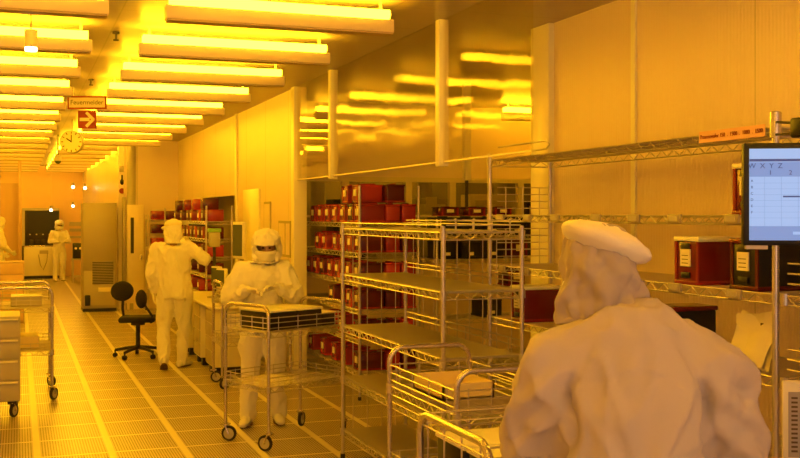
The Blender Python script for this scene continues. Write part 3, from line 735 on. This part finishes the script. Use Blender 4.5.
# ------------------------------------------------------------------ wire carts with hoop handles
def arc_hoop(p, q, z0, z1, rad=.08, n=6):
    p = Vector(p); q = Vector(q); d = (q - p).normalized(); up = Vector((0, 0, 1)); pts = [p + up * z0, p + up * (z1 - rad)]
    for k in range(1, n + 1):
        a = PI / 2 * k / n; pts.append(p + up * (z1 - rad + rad * math.sin(a)) + d * (rad - rad * math.cos(a)))
    for k in range(0, n + 1):
        a = PI / 2 * k / n; pts.append(q + up * (z1 - rad + rad * math.cos(a)) - d * (rad - rad * math.sin(a)))
    pts.append(q + up * z0); return pts
def caster(parent, x, y, rot, R=.0625):
    M = Matrix.Rotation(rot, 3, 'Z'); c = Vector((x, y, 0)); ax = M @ Vector((0, 1, 0)); fw = M @ Vector((.03, 0, 0))
    wc = c + fw + Vector((0, 0, R))
    f = MB(); f.cyl(c + Vector((0, 0, 2 * R + .012)), c + Vector((0, 0, 2 * R + .05)), .014, 10)
    f.box(c + Vector((0, 0, 2 * R + .012)), (.07, .05, .01), rz=rot)
    for s in (-1, 1): f.tube([c + ax * s * .02 + Vector((0, 0, 2 * R + .01)), wc + ax * s * .02], .007, 6)
    f.cyl(wc - ax * .024, wc + ax * .024, .008, 8)
    cas = f.obj('caster', 'steel', parent)
    w = MB(); n = 20; rings = []
    for k, (r_, o_) in enumerate(((R * .72, -.013), (R * .94, -.013), (R, -.007), (R, .007), (R * .94, .013), (R * .72, .013), (R * .72, -.013))):
        rings.append([wc + ax * o_ + (M @ Vector((math.cos(2 * PI * j / n), 0, math.sin(2 * PI * j / n)))) * r_ for j in range(n)])
    w.quadstrip(rings, caps=False); w.obj('tyre', 'rubber', cas)
    MB().cyl(wc - ax * .009, wc + ax * .009, R * .73, 20).obj('wheel_hub', 'hub', cas)
def cart(label, loc, rz, L, W, shelves=(.93, .50), hoop=1.13, rails=(0.03, .07, .11), lowrails=(.035, .07)):
    """origin centre; long axis local X"""
    t = thing('wire_cart', label, 'cart', loc, rz)
    a, b = L / 2, W / 2
    for sx in (-1, 1):
        MB().tube(arc_hoop((sx * a, -b, 0), (sx * a, b, 0), .14, hoop), .0145, 10).obj('hoop_handle', 'steel', t)
        for sy in (-1, 1): caster(t, sx * a, sy * b, random.uniform(-2.6, 2.6))
    for si, z in enumerate(shelves):
        m = shelf_mesh(L, W, .03, .05); m.v = [(x - a, y - b, zz + z) for x, y, zz in m.v]
        o = m.obj('shelf', 'wire', t)
        rr = rails if si == 0 else lowrails
        g = MB()
        for r_ in rr:
            for s in (-1, 1):
                g.tube([(-a, s * b, z + r_), (a, s * b, z + r_)], .004, 5); g.tube([(s * a, -b, z + r_), (s * a, b, z + r_)], .004, 5)
        for s in (-1, 1):
            for k in range(4): g.tube([(-a + (k + .5) * L / 4, s * b, z), (-a + (k + .5) * L / 4, s * b, z + max(rr) + .008)], .0035, 5)
            for k in range(4): g.tube([(s * a, -b + (k + .5) * W / 4, z), (s * a, -b + (k + .5) * W / 4, z + max(rr) + .008)], .0035, 5)
        g.obj('basket_rail', 'wire', o)
    return t
A, B, Cc, D = gp(226, 440), gp(265, 453), gp(304, 425), gp(343, 437)
cm = (A + B + Cc + D) / 4; dirx = ((Cc + D) - (A + B)); ang = math.atan2(dirx.y, dirx.x)
cart('wire cart with hoop handles in front of the masked person', (cm.x, cm.y, 0), ang, .80, .56)
def lidbox(loc, rz, label, group, size=(.26, .30, .125)):
    t = thing('tray_box', label, 'box', loc, rz, group)
    MB().box((0, 0, size[2] * .45), (size[0], size[1], size[2] * .9), bev=.01).obj('body', 'black', t)
    MB().box((0, 0, size[2] * .95), (size[0] + .012, size[1] + .012, size[2] * .12), bev=.005).obj('lid', 'lid', t)
    return t
R2 = Matrix.Rotation(ang, 3, 'Z')
for k, lx in enumerate((-.20, .08, .31 - .02)):
    q = cm + R2 @ Vector((lx, -.02, 0)); w_ = .26 if k < 2 else .14
    lidbox((q.x, q.y, .932), ang, 'black box with pale lid in the cart before the masked person, %s' % ('left', 'middle', 'right and smallest')[k], 'lidded boxes in the masked person cart', (w_, .40, .16 if k < 2 else .11))
cart('wire cart behind the masked person, beside the desk', (2.40, 11.25, 0), .0, .74, .52)
cart('foreground wire cart with its hoops beside the empty rack', (2.125, 4.85, 0), PI / 2, .92, .47)
cart('nearest wire cart loaded with pale lidded trays beside the foreground man', (1.84, 3.24, 0), 0, .92, .60, rails=(.03, .16, .195))
jc = cart('wire cart at the left edge behind the drawer trolley', (.05, 11.4, 0), PI / 2, .90, .54)
for k, (x, y, z) in enumerate(((1.60, 3.38, .934), (1.60, 3.10, .934), (2.0, 3.28, .934))):
    lidbox((x, y, z), 0, 'tray box with large pale lid on the nearest cart, %s' % ('far left', 'near left', 'right, behind the man')[k], 'lidded trays on the nearest cart', (.34, .25 if k < 2 else .42, .125))
t = thing('carton', 'open pale carton in the top basket of the foreground wire cart', 'box', (2.11, 4.95, .932))
MB().bb(-.14, -.2, 0, .14, .2, .01).bb(-.14, -.2, 0, -.13, .2, .08).bb(.13, -.2, 0, .14, .2, .08).bb(-.14, -.2, 0, .14, -.19, .08).bb(-.14, .19, 0, .14, .2, .08).obj('tray', 'carton', t)
tag(MB().box((0, 0, .05), (.3, .42, .1), bev=.01).obj('storage_box', 'mid_grey', None, loc=(.08, 11.3, .932)), 'grey box in the top basket of the left edge cart', 'box')
tag(MB().box((0, 0, .06), (.3, .42, .12), bev=.01).obj('storage_box', 'carton', None, loc=(.05, 11.35, .502)), 'tan box on the lower shelf of the left edge cart', 'box')

# drawer trolley left
t = thing('drawer_trolley', 'grey drawer trolley on casters cut by the left edge', 'drawer cabinet', (0, 10.05, 0))
MB().bb(-.62, 0, .16, .02, .6, .93, bev=.008).obj('body', 'mid_grey', t)
for k in range(4):
    z = .17 + k * .19
    o = MB().bb(-.60, -.018, z, .01, 0, z + .18, bev=.005).obj('drawer', 'mid_grey', t)
    MB().bb(-.59, -.04, z + .155, .0, -.018, z + .172, bev=.004).obj('drawer_handle', 'trim_light', o)
for x in (-.55, -.05):
    for y in (.08, .52): caster(t, x, y, 1.2 + x * 3)
for x in (-.55, -.05):
    for y in (.08, .52): MB().bb(x - .04, y - .04, .13, x + .04, y + .04, .162).obj('caster_plate', 'black', t)
# far-left drawers
t = thing('drawer_stack', 'pale drawer cabinet far left, beyond the left edge cart', 'drawer cabinet', (-.62, 19.0, 0))
MB().bb(0, 0, 0, .72, .5, 1.05, bev=.01).obj('body', 'pink_panel', t)
for k in range(5): MB().bb(.02, -.012, .04 + k * .2, .70, 0, .22 + k * .2, bev=.004).obj('drawer', 'peach_panel', t)

# desk with pedestals -------------------------------------------------
t = thing('desk', 'long pale desk with drawer pedestals along the pale wall', 'desk', (2.10, 11.85, 0))
MB().bb(-.03, 0, .77, .72, 2.55, .80, bev=.006).obj('worktop', 'trim_light', t)
for k, y in enumerate((.05, .95, 1.95)):
    o = MB().bb(0, y, .10, .55, y + .5, .77, bev=.005).obj('pedestal', 'trim_light', t)
    for j in range(4): MB().bb(-.012, y + .02, .12 + j * .16, 0, y + .48, .27 + j * .16, bev=.003).obj('drawer_front', 'mid_grey', o)
    for yy in (y + .08, y + .42): MB().bb(.03, yy - .04, 0, .5, yy + .04, .10).obj('foot', 'black', o)
def mon(loc, rz, w, h, label, tilt=0):
    m = thing('desk_monitor', label, 'monitor', loc, rz)
    a = MB().box((0, 0, h / 2 + .16), (w, .05, h), bev=.008, M=Matrix.Rotation(tilt, 3, 'X')); a.obj('casing', 'trim_light', m)
    MB().box((0, -.028, h / 2 + .16), (w * .86, .006, h * .84), M=Matrix.Rotation(tilt, 3, 'X')).obj('screen', 'screen_off', m)
    MB().cyl((0, .03, .0), (0, .03, .2), .025, 10).box((0, .02, .01), (.22, .18, .02), bev=.004).obj('stand', 'mid_grey', m)
    return m
q = gd(237, 237, 11.9)
m = mon((2.54, 12.3, .80), -1.25, .24, .44, 'tall tilted monitor on an upright stand behind the masked person')
m.location = (2.47, 12.25, 1.17); 
MB().cyl((0, .03, -.37), (0, .03, .02), .03, 10).obj('pole', 'mid_grey', m)
mon((2.33, 12.62, .80), -1.1, .17, .24, 'small monitor standing on the desk left of the masked person')
mon((2.36, 13.15, .80), -1.1, .17, .24, 'small dark monitor on the desk, farther of the two small ones')

# office chair ---------------------------------------------------------
p = gp(138, 357); t = thing('office_chair', 'black office chair left of the person with raised arm', 'chair', (p.x, p.y, 0), -.2)
o = MB().box((0, 0, .50), (.46, .44, .07), bev=.03); o.obj('seat', 'black_fabric', t)
MB().ell((-.20, .0, .86), (.15, .045, .13), 20, 12, Matrix.Rotation(.35, 3, 'Z')).obj('backrest', 'black_fabric', t)
MB().tube([(-.05, .05, .47), (-.18, .06, .48), (-.20, .05, .62), (-.19, .03, .86)], .018, 8).obj('back_support', 'black', t)
MB().cyl((0, 0, .12), (0, 0, .47), .028, 12).cyl((0, 0, .42), (0, 0, .47), .09, 14).obj('gas_column', 'black', t)
MB().ell((.06, -.2, .77), (.07, .12, .12), 16, 10, Matrix.Rotation(.3, 3, 'Z')).obj('armrest', 'black_fabric', t)
MB().tube([(.18, -.18, .46), (.2, -.22, .55), (.1, -.22, .7)], .015, 8).obj('arm_support', 'black', t)
for k in range(5):
    an = k * 2 * PI / 5 + .45; c_, s_ = math.cos(an), math.sin(an)
    o = MB().tube([(0, 0, .13), (c_ * .16, s_ * .16, .115), (c_ * .30, s_ * .30, .09)], [.028, .022, .018], 8).obj('base_arm', 'black', t)
    MB().cyl((c_ * .30 - s_ * .022, s_ * .30 + c_ * .022, .028), (c_ * .30 + s_ * .022, s_ * .30 - c_ * .022, .028), .028, 14).cyl((c_ * .3, s_ * .3, .03), (c_ * .3, s_ * .3, .09), .01, 8).obj('castor', 'black', o)

# ------------------------------------------------------------------ people
def remesh(mb, vox, smooth=4):
    me = mb.mesh('tmp', 'cloth'); o = bpy.data.objects.new('tmp', me); C.objects.link(o)
    r = o.modifiers.new('r', 'REMESH'); r.mode = 'VOXEL'; r.voxel_size = vox
    if smooth: s = o.modifiers.new('s', 'SMOOTH'); s.iterations = smooth; s.factor = .5
    bpy.context.view_layer.update()
    out = bpy.data.meshes.new_from_object(o.evaluated_get(bpy.context.evaluated_depsgraph_get()))
    bpy.data.objects.remove(o); return out
def folds(me, amp, f, seed=0.0, fn=None):
    n = len(me.vertices)
    nor = [v.normal.copy() for v in me.vertices]
    for v, nn in zip(me.vertices, nor):
        p = v.co; 
        q = Vector((p.x * f, p.y * f, p.z * f * .45)) + Vector((seed, seed * 2, 0))
        w = noise.noise_vector(q * .7) * .8
        a = noise.noise(q + w)
        ridge = (1 - min(1, abs(a) * 2.6)) ** 2
        b = noise.noise(q * 2.3 + w)
        disp = amp * (ridge - .35) + amp * .35 * b
        if fn: disp = fn(p, disp)
        v.co = p + nn * disp
    return me
def finish(me, name, m, parent):
    me.name = name; me.materials.clear(); me.materials.append(MAT[m]); me.polygons.foreach_set('use_smooth', [True] * len(me.polygons)); me.update()
    return link(name, me, parent)
def hand(parent, side, W, Dv, N, curl=.5, vox=.0042):
    """W wrist, Dv finger direction, N palm normal (towards which the fingers curl)"""
    Dv = Vector(Dv).normalized(); N = Vector(N); N = (N - Dv * N.dot(Dv)).normalized(); L = Dv.cross(N).normalized() * side
    # L points to the thumb side
    W = Vector(W); m = MB()
    base = [(-.030, .088, .072), (-.010, .094, .080), (.011, .092, .075), (.031, .084, .058)]  # lateral, knuckle distance, finger length
    m.chain([W - Dv * .04, W + Dv * .015], [.030, .027])
    for lat, kd, fl in base:
        k = W + Dv * kd - L * lat
        m.chain([W + Dv * .02 - L * lat * .6, W + Dv * .055 - L * lat * .85, k], [.017, .016, .0115], 10)
        d = Dv.copy(); pts = [k]; rr = [.0105]
        for s_, (seg, c_) in enumerate(((.45, curl * .7), (.32, curl), (.25, curl * .8))):
            ax = d.cross(N)
            d = (Matrix.Rotation(c_, 3, d.cross(N).normalized()) @ d) if ax.length > 1e-4 else d
            Nn = Matrix.Rotation(c_, 3, (Dv.cross(N)).normalized()) @ N if False else N
            pts.append(pts[-1] + d * fl * seg); rr.append((.0095, .0088, .0078)[s_])
        m.chain(pts, rr, 10)
    tb = W + Dv * .03 + L * .026
    t1 = tb + (Dv * .6 + L * .75 + N * .25).normalized() * .035
    t2 = t1 + (Dv * .85 + L * .25 + N * .4).normalized() * .030
    t3 = t2 + (Dv * .9 - L * .05 + N * .5).normalized() * .024
    m.chain([tb, t1, t2, t3], [.017, .0135, .0115, .0095], 10)
    me = remesh(m, vox, 2); return finish(me, 'glove', 'glove', parent)
def shoe(parent, p, yaw, pitch=0, bare=False):
    m = MB(); M = Matrix.Rotation(yaw, 3, 'Z') @ Matrix.Rotation(pitch, 3, 'X')
    def q(x, y, z): return Vector(p) + M @ Vector((x, y, z))
    for y, a, h in ((-.06, .042, .05), (0, .048, .06), (.06, .05, .048), (.12, .052, .04), (.17, .045, .032)):
        m.ell(q(0, y, h), (a, .06, h), 12, 7, M)
    m.tube([q(0, 0, .04), q(0, -.005, .17)], [.05, .062], 12)
    me = remesh(m, .011, 3); o = finish(me, 'overshoe', 'cloth', parent)
    s = MB(); n = 18
    for zz in (0,):
        pts = []
        for k in range(n):
            a = 2 * PI * k / n; y = .055 + .145 * math.cos(a); x = (.047 + .006 * math.cos(a)) * math.sin(a); pts.append((x, y))
        s.quadstrip([[q(x, y, 0) for x, y in pts], [q(x * 1.05, y * 1.0, .014) for x, y in pts]])
    s.obj('sole', 'sole', o)
def coat_folds(p, disp):
    ax = abs(p.x); back = 1.0 if p.y < .10 else 0.0
    z0 = max(0.0, min(1.0, (1.47 - p.z) / .06)) * max(0.0, min(1.0, (p.z - 1.0) / .05))
    line = .158 + .05 * (1.45 - p.z) + .008 * math.sin(p.z * 37)
    disp -= .024 * math.exp(-((ax - line) / .011) ** 2) * z0 * back
    disp += .010 * math.exp(-((ax - line + .028) / .016) ** 2) * z0 * back
    sl = max(0.0, min(1.0, (ax - line - .02) / .04))
    w = noise.noise(Vector((p.x * 5, p.y * 5, p.z * 5)))
    disp += sl * .008 * math.sin((p.z * .9 + ax * .8 + w * .06) * 62)
    mid = math.exp(-(ax / .13) ** 2) * back
    disp -= mid * .006 * math.exp(-((p.z - 1.475 + ax * .25) / .006) ** 2)
    for k, (x0, z1, sx) in enumerate(((.07, 1.32, 1.1), (-.08, 1.30, -1.2), (.02, 1.18, .5), (-.04, 1.36, -.7), (.11, 1.20, 1.4))):
        d = (p.x - x0) - sx * (p.z - z1) * .45
        disp += .011 * back * math.exp(-(d / .014) ** 2) * math.exp(-((p.z - z1) / .10) ** 2)
    return disp
def fin_cap(P, hc, HM, t):
    if P.get('cap'):
        cp = P['cap']; m = MB(); c0 = hc + HM @ Vector(cp['c']); M = Matrix.Rotation(cp.get('roll', 0), 3, 'Y') @ Matrix.Rotation(cp.get('pitch', 0), 3, 'X')
        a, bb2, h = cp['r']
        rings = []
        for zz, f in ((-.9, .70), (-.75, .78), (-.5, .93), (-.2, 1.0), (.1, .99), (.4, .90), (.7, .68), (.9, .4), (1.0, .08)):
            rings.append([c0 + M @ Vector((a * f * math.cos(2 * PI * k / 28), bb2 * f * math.sin(2 * PI * k / 28), h * zz + h * .2 * noise.noise(Vector((math.cos(2 * PI * k / 28) * 2, math.sin(2 * PI * k / 28) * 2, zz * 2))))) for k in range(28)])
        m.quadstrip(rings); m.obj('cap', 'cloth_cap', t, ang=180)
        if cp.get('brim'):
            bx = cp['brim']; MB().ell(c0 + Vector(bx), (.055, .05, .028), 14, 8).obj('cap_brim', 'cloth_cap', t)
    return t
def person(label, loc, rz, P, group=None):
    t = thing('person', label, 'person', loc, rz, group)
    S = P.get('s', 1.0); t.scale = (S, S, S)
    hc = Vector(P.get('head', (0, .03, 1.66))); nk = Vector(P.get('neck', (0, 0, 1.50)))
    sh = P['sh']; el = P['el']; wr = P['wr']; hip = P.get('hip', [(-.10, 0, .93), (.10, 0, .93)]); kn = P['kn']; an = P['an']
    vox = P.get('vox', .018); cl = P.get('cloth', 'cloth'); bulk = P.get('bulk', 1.0)
    turn = P.get('turn', 0.0); nod = P.get('nod', 0.0)
    HM = Matrix.Rotation(turn, 3, 'Z') @ Matrix.Rotation(-nod, 3, 'X')
    # inner body with head and face
    b = MB()
    b.ell(hc + HM @ Vector((0, -.012, .02)), (.074, .092, .098), 18, 12, HM)
    b.ell(hc + HM @ Vector((0, .018, -.045)), (.058, .066, .072), 16, 10, HM)
    b.ell(hc + HM @ Vector((0, .062, -.095)), (.028, .024, .022), 10, 7, HM)          # chin
    b.tube([hc + HM @ Vector((0, .078, .015)), hc + HM @ Vector((0, .103, -.028))], [.009, .015], 8)  # nose
    for s in (-1, 1): b.ell(hc + HM @ Vector((s * .076, -.005, -.01)), (.010, .018, .032), 8, 6, HM)
    b.chain([nk - Vector((0, 0, .06)), hc + HM @ Vector((0, -.01, -.06))], [.055, .05])
    tor = P.get('torso', [(0, 0, .88, .15, .10), (0, 0, 1.0, .15, .105), (0, 0, 1.15, .135, .10), (0, 0, 1.32, .165, .115), (0, 0, 1.42, .165, .10), (0, 0, 1.47, .10, .07)])
    b.loft([(x, y, z, a * .85, c * .85) for x, y, z, a, c in tor])
    for i in (0, 1):
        b.chain([Vector(sh[i]), Vector(el[i]), Vector(wr[i])], [.052, .040, .028], 10)
        b.chain([Vector(hip[i]), Vector(kn[i]), Vector(an[i])], [.078, .055, .04], 10)
    finish(remesh(b, .011, 2), 'body', 'skin', t)
    # coverall
    c = MB(); tr = P.get('trap', .075); c.loft([(x, y, z, a * 1.22 * bulk, cc * 1.28 * bulk) for x, y, z, a, cc in tor], 24)
    c.ell(nk + Vector((0, 0, -.07)), (.13, .10, .07), 16, 9)
    for i in (0, 1):
        s_, e_, w_ = Vector(sh[i]), Vector(el[i]), Vector(wr[i])
        c.chain([nk + Vector((0, 0, -.08)), s_], [tr, P.get('shr', .085) * bulk])
        c.chain([s_, (s_ + e_) / 2, e_, (e_ + w_) / 2, w_], [P.get('shr', .085) * bulk, P.get('shr', .085) * .94 * bulk, .072 * bulk, .060 * bulk, .040])
        h_, k_, a_ = Vector(hip[i]), Vector(kn[i]), Vector(an[i])
        c.chain([h_, (h_ + k_) / 2, k_, (k_ + a_) / 2, a_], [.118, .108, .088, .078, .074])
    me = folds(remesh(c, vox, 3), P.get('amp', .016), P.get('freq', 7.0), P.get('seed', 0.0), P.get('fn')); me.update(); me = folds(me, P.get('amp2', .006), P.get('freq2', 13), 3 + P.get('seed', 0.0)); finish(me, 'coverall', cl, t)
    # hands and shoes
    for i, side in ((0, -1), (1, 1)):
        hd, hn = P['hand'][i]; w_ = Vector(wr[i])
        hand(t, P.get('thumb', (1, 1))[i], w_, hd, hn, P.get('curl', (.5, .5))[i])
        a_ = an[i]; shoe(t, (a_[0], a_[1], a_[2] - .085), P.get('yaw', (0, 0))[i], P.get('pitch', (0, 0))[i])
    # hood
    hs = P.get('hoodscale', 1.22); n = 60; m = MB(); rows0 = P.get('hood', [(.150, .012, .014), (.145, .045, .05), (.125, .080, .095), (.09, .098, .117), (.045, .104, .125), (0, .104, .126), (-.05, .100, .120), (-.10, .092, .108), (-.14, .092, .102), (-.175, .10, .105), (-.205, .10, .10)])
    rows = []
    for r0, r1 in zip(rows0, rows0[1:]):
        for q in (0, .34, .67): rows.append(tuple(a_ * (1 - q) + b_ * q for a_, b_ in zip(r0, r1)))
    rows.append(rows0[-1]); wob = P.get('wob', .010)
    idx = {}
    for i, (zz, a, bb2) in enumerate(rows):
        for k in range(n):
            th = 2 * PI * k / n; sway = wob * noise.noise(Vector((math.cos(th) * 3, math.sin(th) * 3, zz * 16 + P.get('seed', 0)))) * (2 if zz < .03 else .8) + wob * .8 * noise.noise(Vector((math.cos(th) * 6, math.sin(th) * 6, zz * 34 + 5)))
            v = Vector(((a + sway) * hs * math.sin(th), (bb2 + sway) * (hs * .5 + .5) * math.cos(th), zz * (hs * .4 + .6 if zz > 0 else 1)))
            if zz > -.12: v = hc + HM @ v
            else: 
                f = min(1, (-.12 - zz) / .08); v1 = hc + HM @ v; v2 = nk + Vector((0, 0, .02 + (zz + .205) * .6)) + Vector((v.x, v.y, 0)); v = v1.lerp(v2, f)
            m.v.append(tuple(v))
    for i in range(len(rows) - 1):
        for k in range(n):
            zz = (rows[i][0] + rows[i + 1][0]) / 2; th = (k + .5) * 2 * PI / n; th = th - 2 * PI if th > PI else th
            if abs(th) < math.radians(42) and -.125 < zz < .05: continue
            k2 = (k + 1) % n; m.f.append((i * n + k, i * n + k2, (i + 1) * n + k2, (i + 1) * n + k)[::-1])
    m.f.append(tuple(range(n)))
    o = m.obj('hood', P.get('hoodmat', cl), t, ang=180); so = o.modifiers.new('thick', 'SOLIDIFY'); so.thickness = .006; so.offset = 0
    sb = o.modifiers.new('sub', 'SUBSURF'); sb.levels = 1; sb.render_levels = 1
    # mask
    m = MB(); rows2 = [(-.008, .082, .112), (-.03, .090, .122), (-.06, .088, .122), (-.09, .080, .112), (-.115, .074, .096)]
    for i, (zz, a, bb2) in enumerate(rows2):
        for k in range(13):
            th = math.radians(-78 + 156 * k / 12); m.v.append(tuple(hc + HM @ Vector((a * (hs * .85 + .15) * math.sin(th), bb2 * (hs * .3 + .7) * math.cos(th), zz))))
    for i in range(len(rows2) - 1):
        for k in range(12): m.f.append((i * 13 + k, i * 13 + k + 1, (i + 1) * 13 + k + 1, (i + 1) * 13 + k)[::-1])
    o = m.obj('face_mask', 'mask', t, ang=180); so = o.modifiers.new('thick', 'SOLIDIFY'); so.thickness = .004
    for s in (-1, 1): 
        e = MB().ell(hc + HM @ Vector((s * .031, .082, .015)), (.014, .010, .009), 10, 7, HM).obj('eye', 'eye', t)
    if P.get('specs') is None: return fin_cap(P, hc, HM, t)
    g = MB()
    for s in (-1, 1): g.tube([hc + HM @ Vector((s * .031 + .022 * math.cos(a_), .098, .014 + .016 * math.sin(a_))) for a_ in [k * PI / 5 for k in range(11)]], .0022, 6)
    g.tube([hc + HM @ Vector((-.009, .1, .016)), hc + HM @ Vector((.009, .1, .016))], .0022, 6); g.obj('spectacles', 'dark', t)
    return fin_cap(P, hc, HM, t)

# masked person behind cart, facing the camera
pm = gp(261, 426); face = math.atan2(-pm.y, -pm.x) - PI / 2
person('person in white hooded coverall and mask, hands together above a wire cart', (pm.x + .035, pm.y + .10, 0), face, dict(
    s=.965, head=(-.035, .07, 1.625), neck=(0, .03, 1.47), sh=[(-.185, .02, 1.41), (.185, .02, 1.41)], el=[(-.31, .08, 1.16), (.31, .08, 1.16)], wr=[(-.135, .28, 1.27), (.125, .28, 1.25)],
    kn=[(-.12, .03, .50), (.11, .05, .50)], an=[(-.14, -.05, .09), (.13, .04, .09)], hand=[((.75, .45, .1), (.3, .5, -.75)), ((-.75, .45, .0), (-.3, .5, -.75))], thumb=(-1, 1), curl=(.45, .55),
    yaw=(.15, -.25), nod=.26, seed=1.7, bulk=1.12, hoodscale=1.25, wob=.016, amp=.022, vox=.015))
# person with raised arm seen from behind
pl = gp(173, 369)
person('person in white coverall and cap seen from behind with right arm raised', (pl.x + .0, pl.y, 0), -.22, dict(
    s=.945, hoodscale=1.08, head=(.0, .05, 1.72), neck=(.01, .02, 1.59), sh=[(-.19, 0, 1.52), (.20, 0, 1.53)], el=[(-.27, -.02, 1.22), (.41, -.02, 1.40)], wr=[(-.25, .08, .97), (.165, -.03, 1.60)],
    torso=[(.03, 0, .90, .16, .11), (.02, 0, 1.05, .155, .11), (.01, 0, 1.2, .145, .105), (0, 0, 1.40, .17, .115), (0, 0, 1.52, .165, .10), (0, 0, 1.57, .10, .07)],
    hip=[(-.08, 0, .96), (.13, 0, .96)], kn=[(-.12, .04, .53), (.13, .10, .50)], an=[(-.10, -.14, .14), (.10, .16, .09)], hand=[((0, .3, -.95), (1, 0, 0)), ((-.8, .15, .35), (.1, .9, -.3))], thumb=(-1, 1), curl=(.3, .4),
    pitch=(-.55, 0), yaw=(.1, -.5), seed=4.2, bulk=1.12, amp=.022, turn=.35, nod=.05,
    cap=dict(c=(0, 0, .125), r=(.112, .125, .062), roll=-.1, brim=(-.10, .05, -.055))))
# distant person
pf = gp(59, 281)
person('distant person in white coverall standing by the far machine', (pf.x, pf.y, 0), PI + .25, dict(
    s=.94, sh=[(-.185, 0, 1.44), (.185, 0, 1.44)], el=[(-.28, .04, 1.18), (.28, .04, 1.18)], wr=[(-.10, .25, 1.18), (.10, .26, 1.16)], kn=[(-.11, .02, .5), (.11, .03, .5)], an=[(-.12, -.05, .09), (.12, .05, .09)],
    hand=[((.6, .6, 0), (0, .3, -1)), ((-.6, .6, 0), (0, .3, -1))], thumb=(-1, 1), seed=7.7, vox=.022, nod=.2, cap=dict(c=(0, .0, .10), r=(.11, .12, .05), brim=(0, -.10, -.02))))
# person cut by left edge, far
pe = gd(-3, 300, 22.5)
person('person in white coverall cut off by the left edge, far back', (pe.x, pe.y, 0), -1.2, dict(
    s=1.0, sh=[(-.185, 0, 1.44), (.185, 0, 1.44)], el=[(-.25, .04, 1.16), (.25, .06, 1.16)], wr=[(-.20, .2, 1.0), (.18, .24, 1.05)], kn=[(-.11, .02, .5), (.11, .03, .5)], an=[(-.12, -.05, .09), (.12, .05, .09)],
    hand=[((.1, .6, -.4), (1, .3, 0)), ((-.1, .6, -.4), (-1, .3, 0))], thumb=(-1, 1), seed=9.7, vox=.022, nod=.1))
# foreground man from behind
pg = gd(632, 300, 2.62)
RZ = -T - math.atan((632 - CX) / F) + .12
person('foreground man from behind in pale coverall, hood and floppy white cap', (pg.x, pg.y, 0), RZ, dict(
    s=1.0, head=(-.075, .07, 1.69), neck=(0, .0, 1.64), sh=[(-.175, .0, 1.46), (.18, .0, 1.46)], el=[(-.265, .08, 1.24), (.285, .06, 1.23)], wr=[(-.20, .32, 1.17), (.19, .33, 1.17)], trap=.09, hoodscale=1.0, wob=.016, amp2=.009, freq2=9,
    torso=[(0, 0, .90, .155, .12), (0, 0, 1.05, .155, .13), (0, 0, 1.2, .150, .13), (0, -.01, 1.38, .150, .125), (0, -.015, 1.48, .125, .105), (0, -.015, 1.56, .10, .085), (0, -.01, 1.62, .065, .06)],
    hip=[(-.10, 0, .96), (.10, 0, .96)], kn=[(-.12, .03, .52), (.12, .03, .52)], an=[(-.13, -.04, .09), (.13, -.04, .09)], hand=[((.2, .95, -.2), (.2, -.2, -1)), ((-.2, .95, -.2), (-.2, -.2, -1))], thumb=(-1, 1), curl=(.4, .4),
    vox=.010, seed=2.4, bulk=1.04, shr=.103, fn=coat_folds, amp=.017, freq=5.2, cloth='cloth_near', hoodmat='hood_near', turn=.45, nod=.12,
    hood=[(.135, .012, .014), (.13, .045, .05), (.11, .070, .08), (.08, .080, .098), (.04, .088, .110), (0, .094, .114), (-.03, .100, .116), (-.06, .104, .116), (-.09, .106, .114), (-.12, .104, .108), (-.15, .10, .10)],
    cap=dict(c=(.022, -.01, .092), r=(.122, .135, .040), roll=.36, pitch=-.08)))

# ------------------------------------------------------------------ camera, world, view
cam = bpy.data.cameras.new('camera'); co = bpy.data.objects.new('camera', cam); C.objects.link(co)
co.location = (0, 0, H); co.rotation_euler = (PI / 2, 0, -T)
cam.sensor_width = 36; cam.lens = F * 36 / 800; cam.shift_y = -(229 - YH) / 800; cam.clip_start = .05
bpy.context.scene.camera = co
wd = bpy.data.worlds.new('world'); wd.use_nodes = True; wd.node_tree.nodes['Background'].inputs[0].default_value = (.02, .012, .004, 1)
bpy.context.scene.world = wd
vs = bpy.context.scene.view_settings; vs.view_transform = 'Standard'; vs.look = 'None'; vs.gamma = 1; vs.use_curve_mapping = False; vs.exposure = 0.0
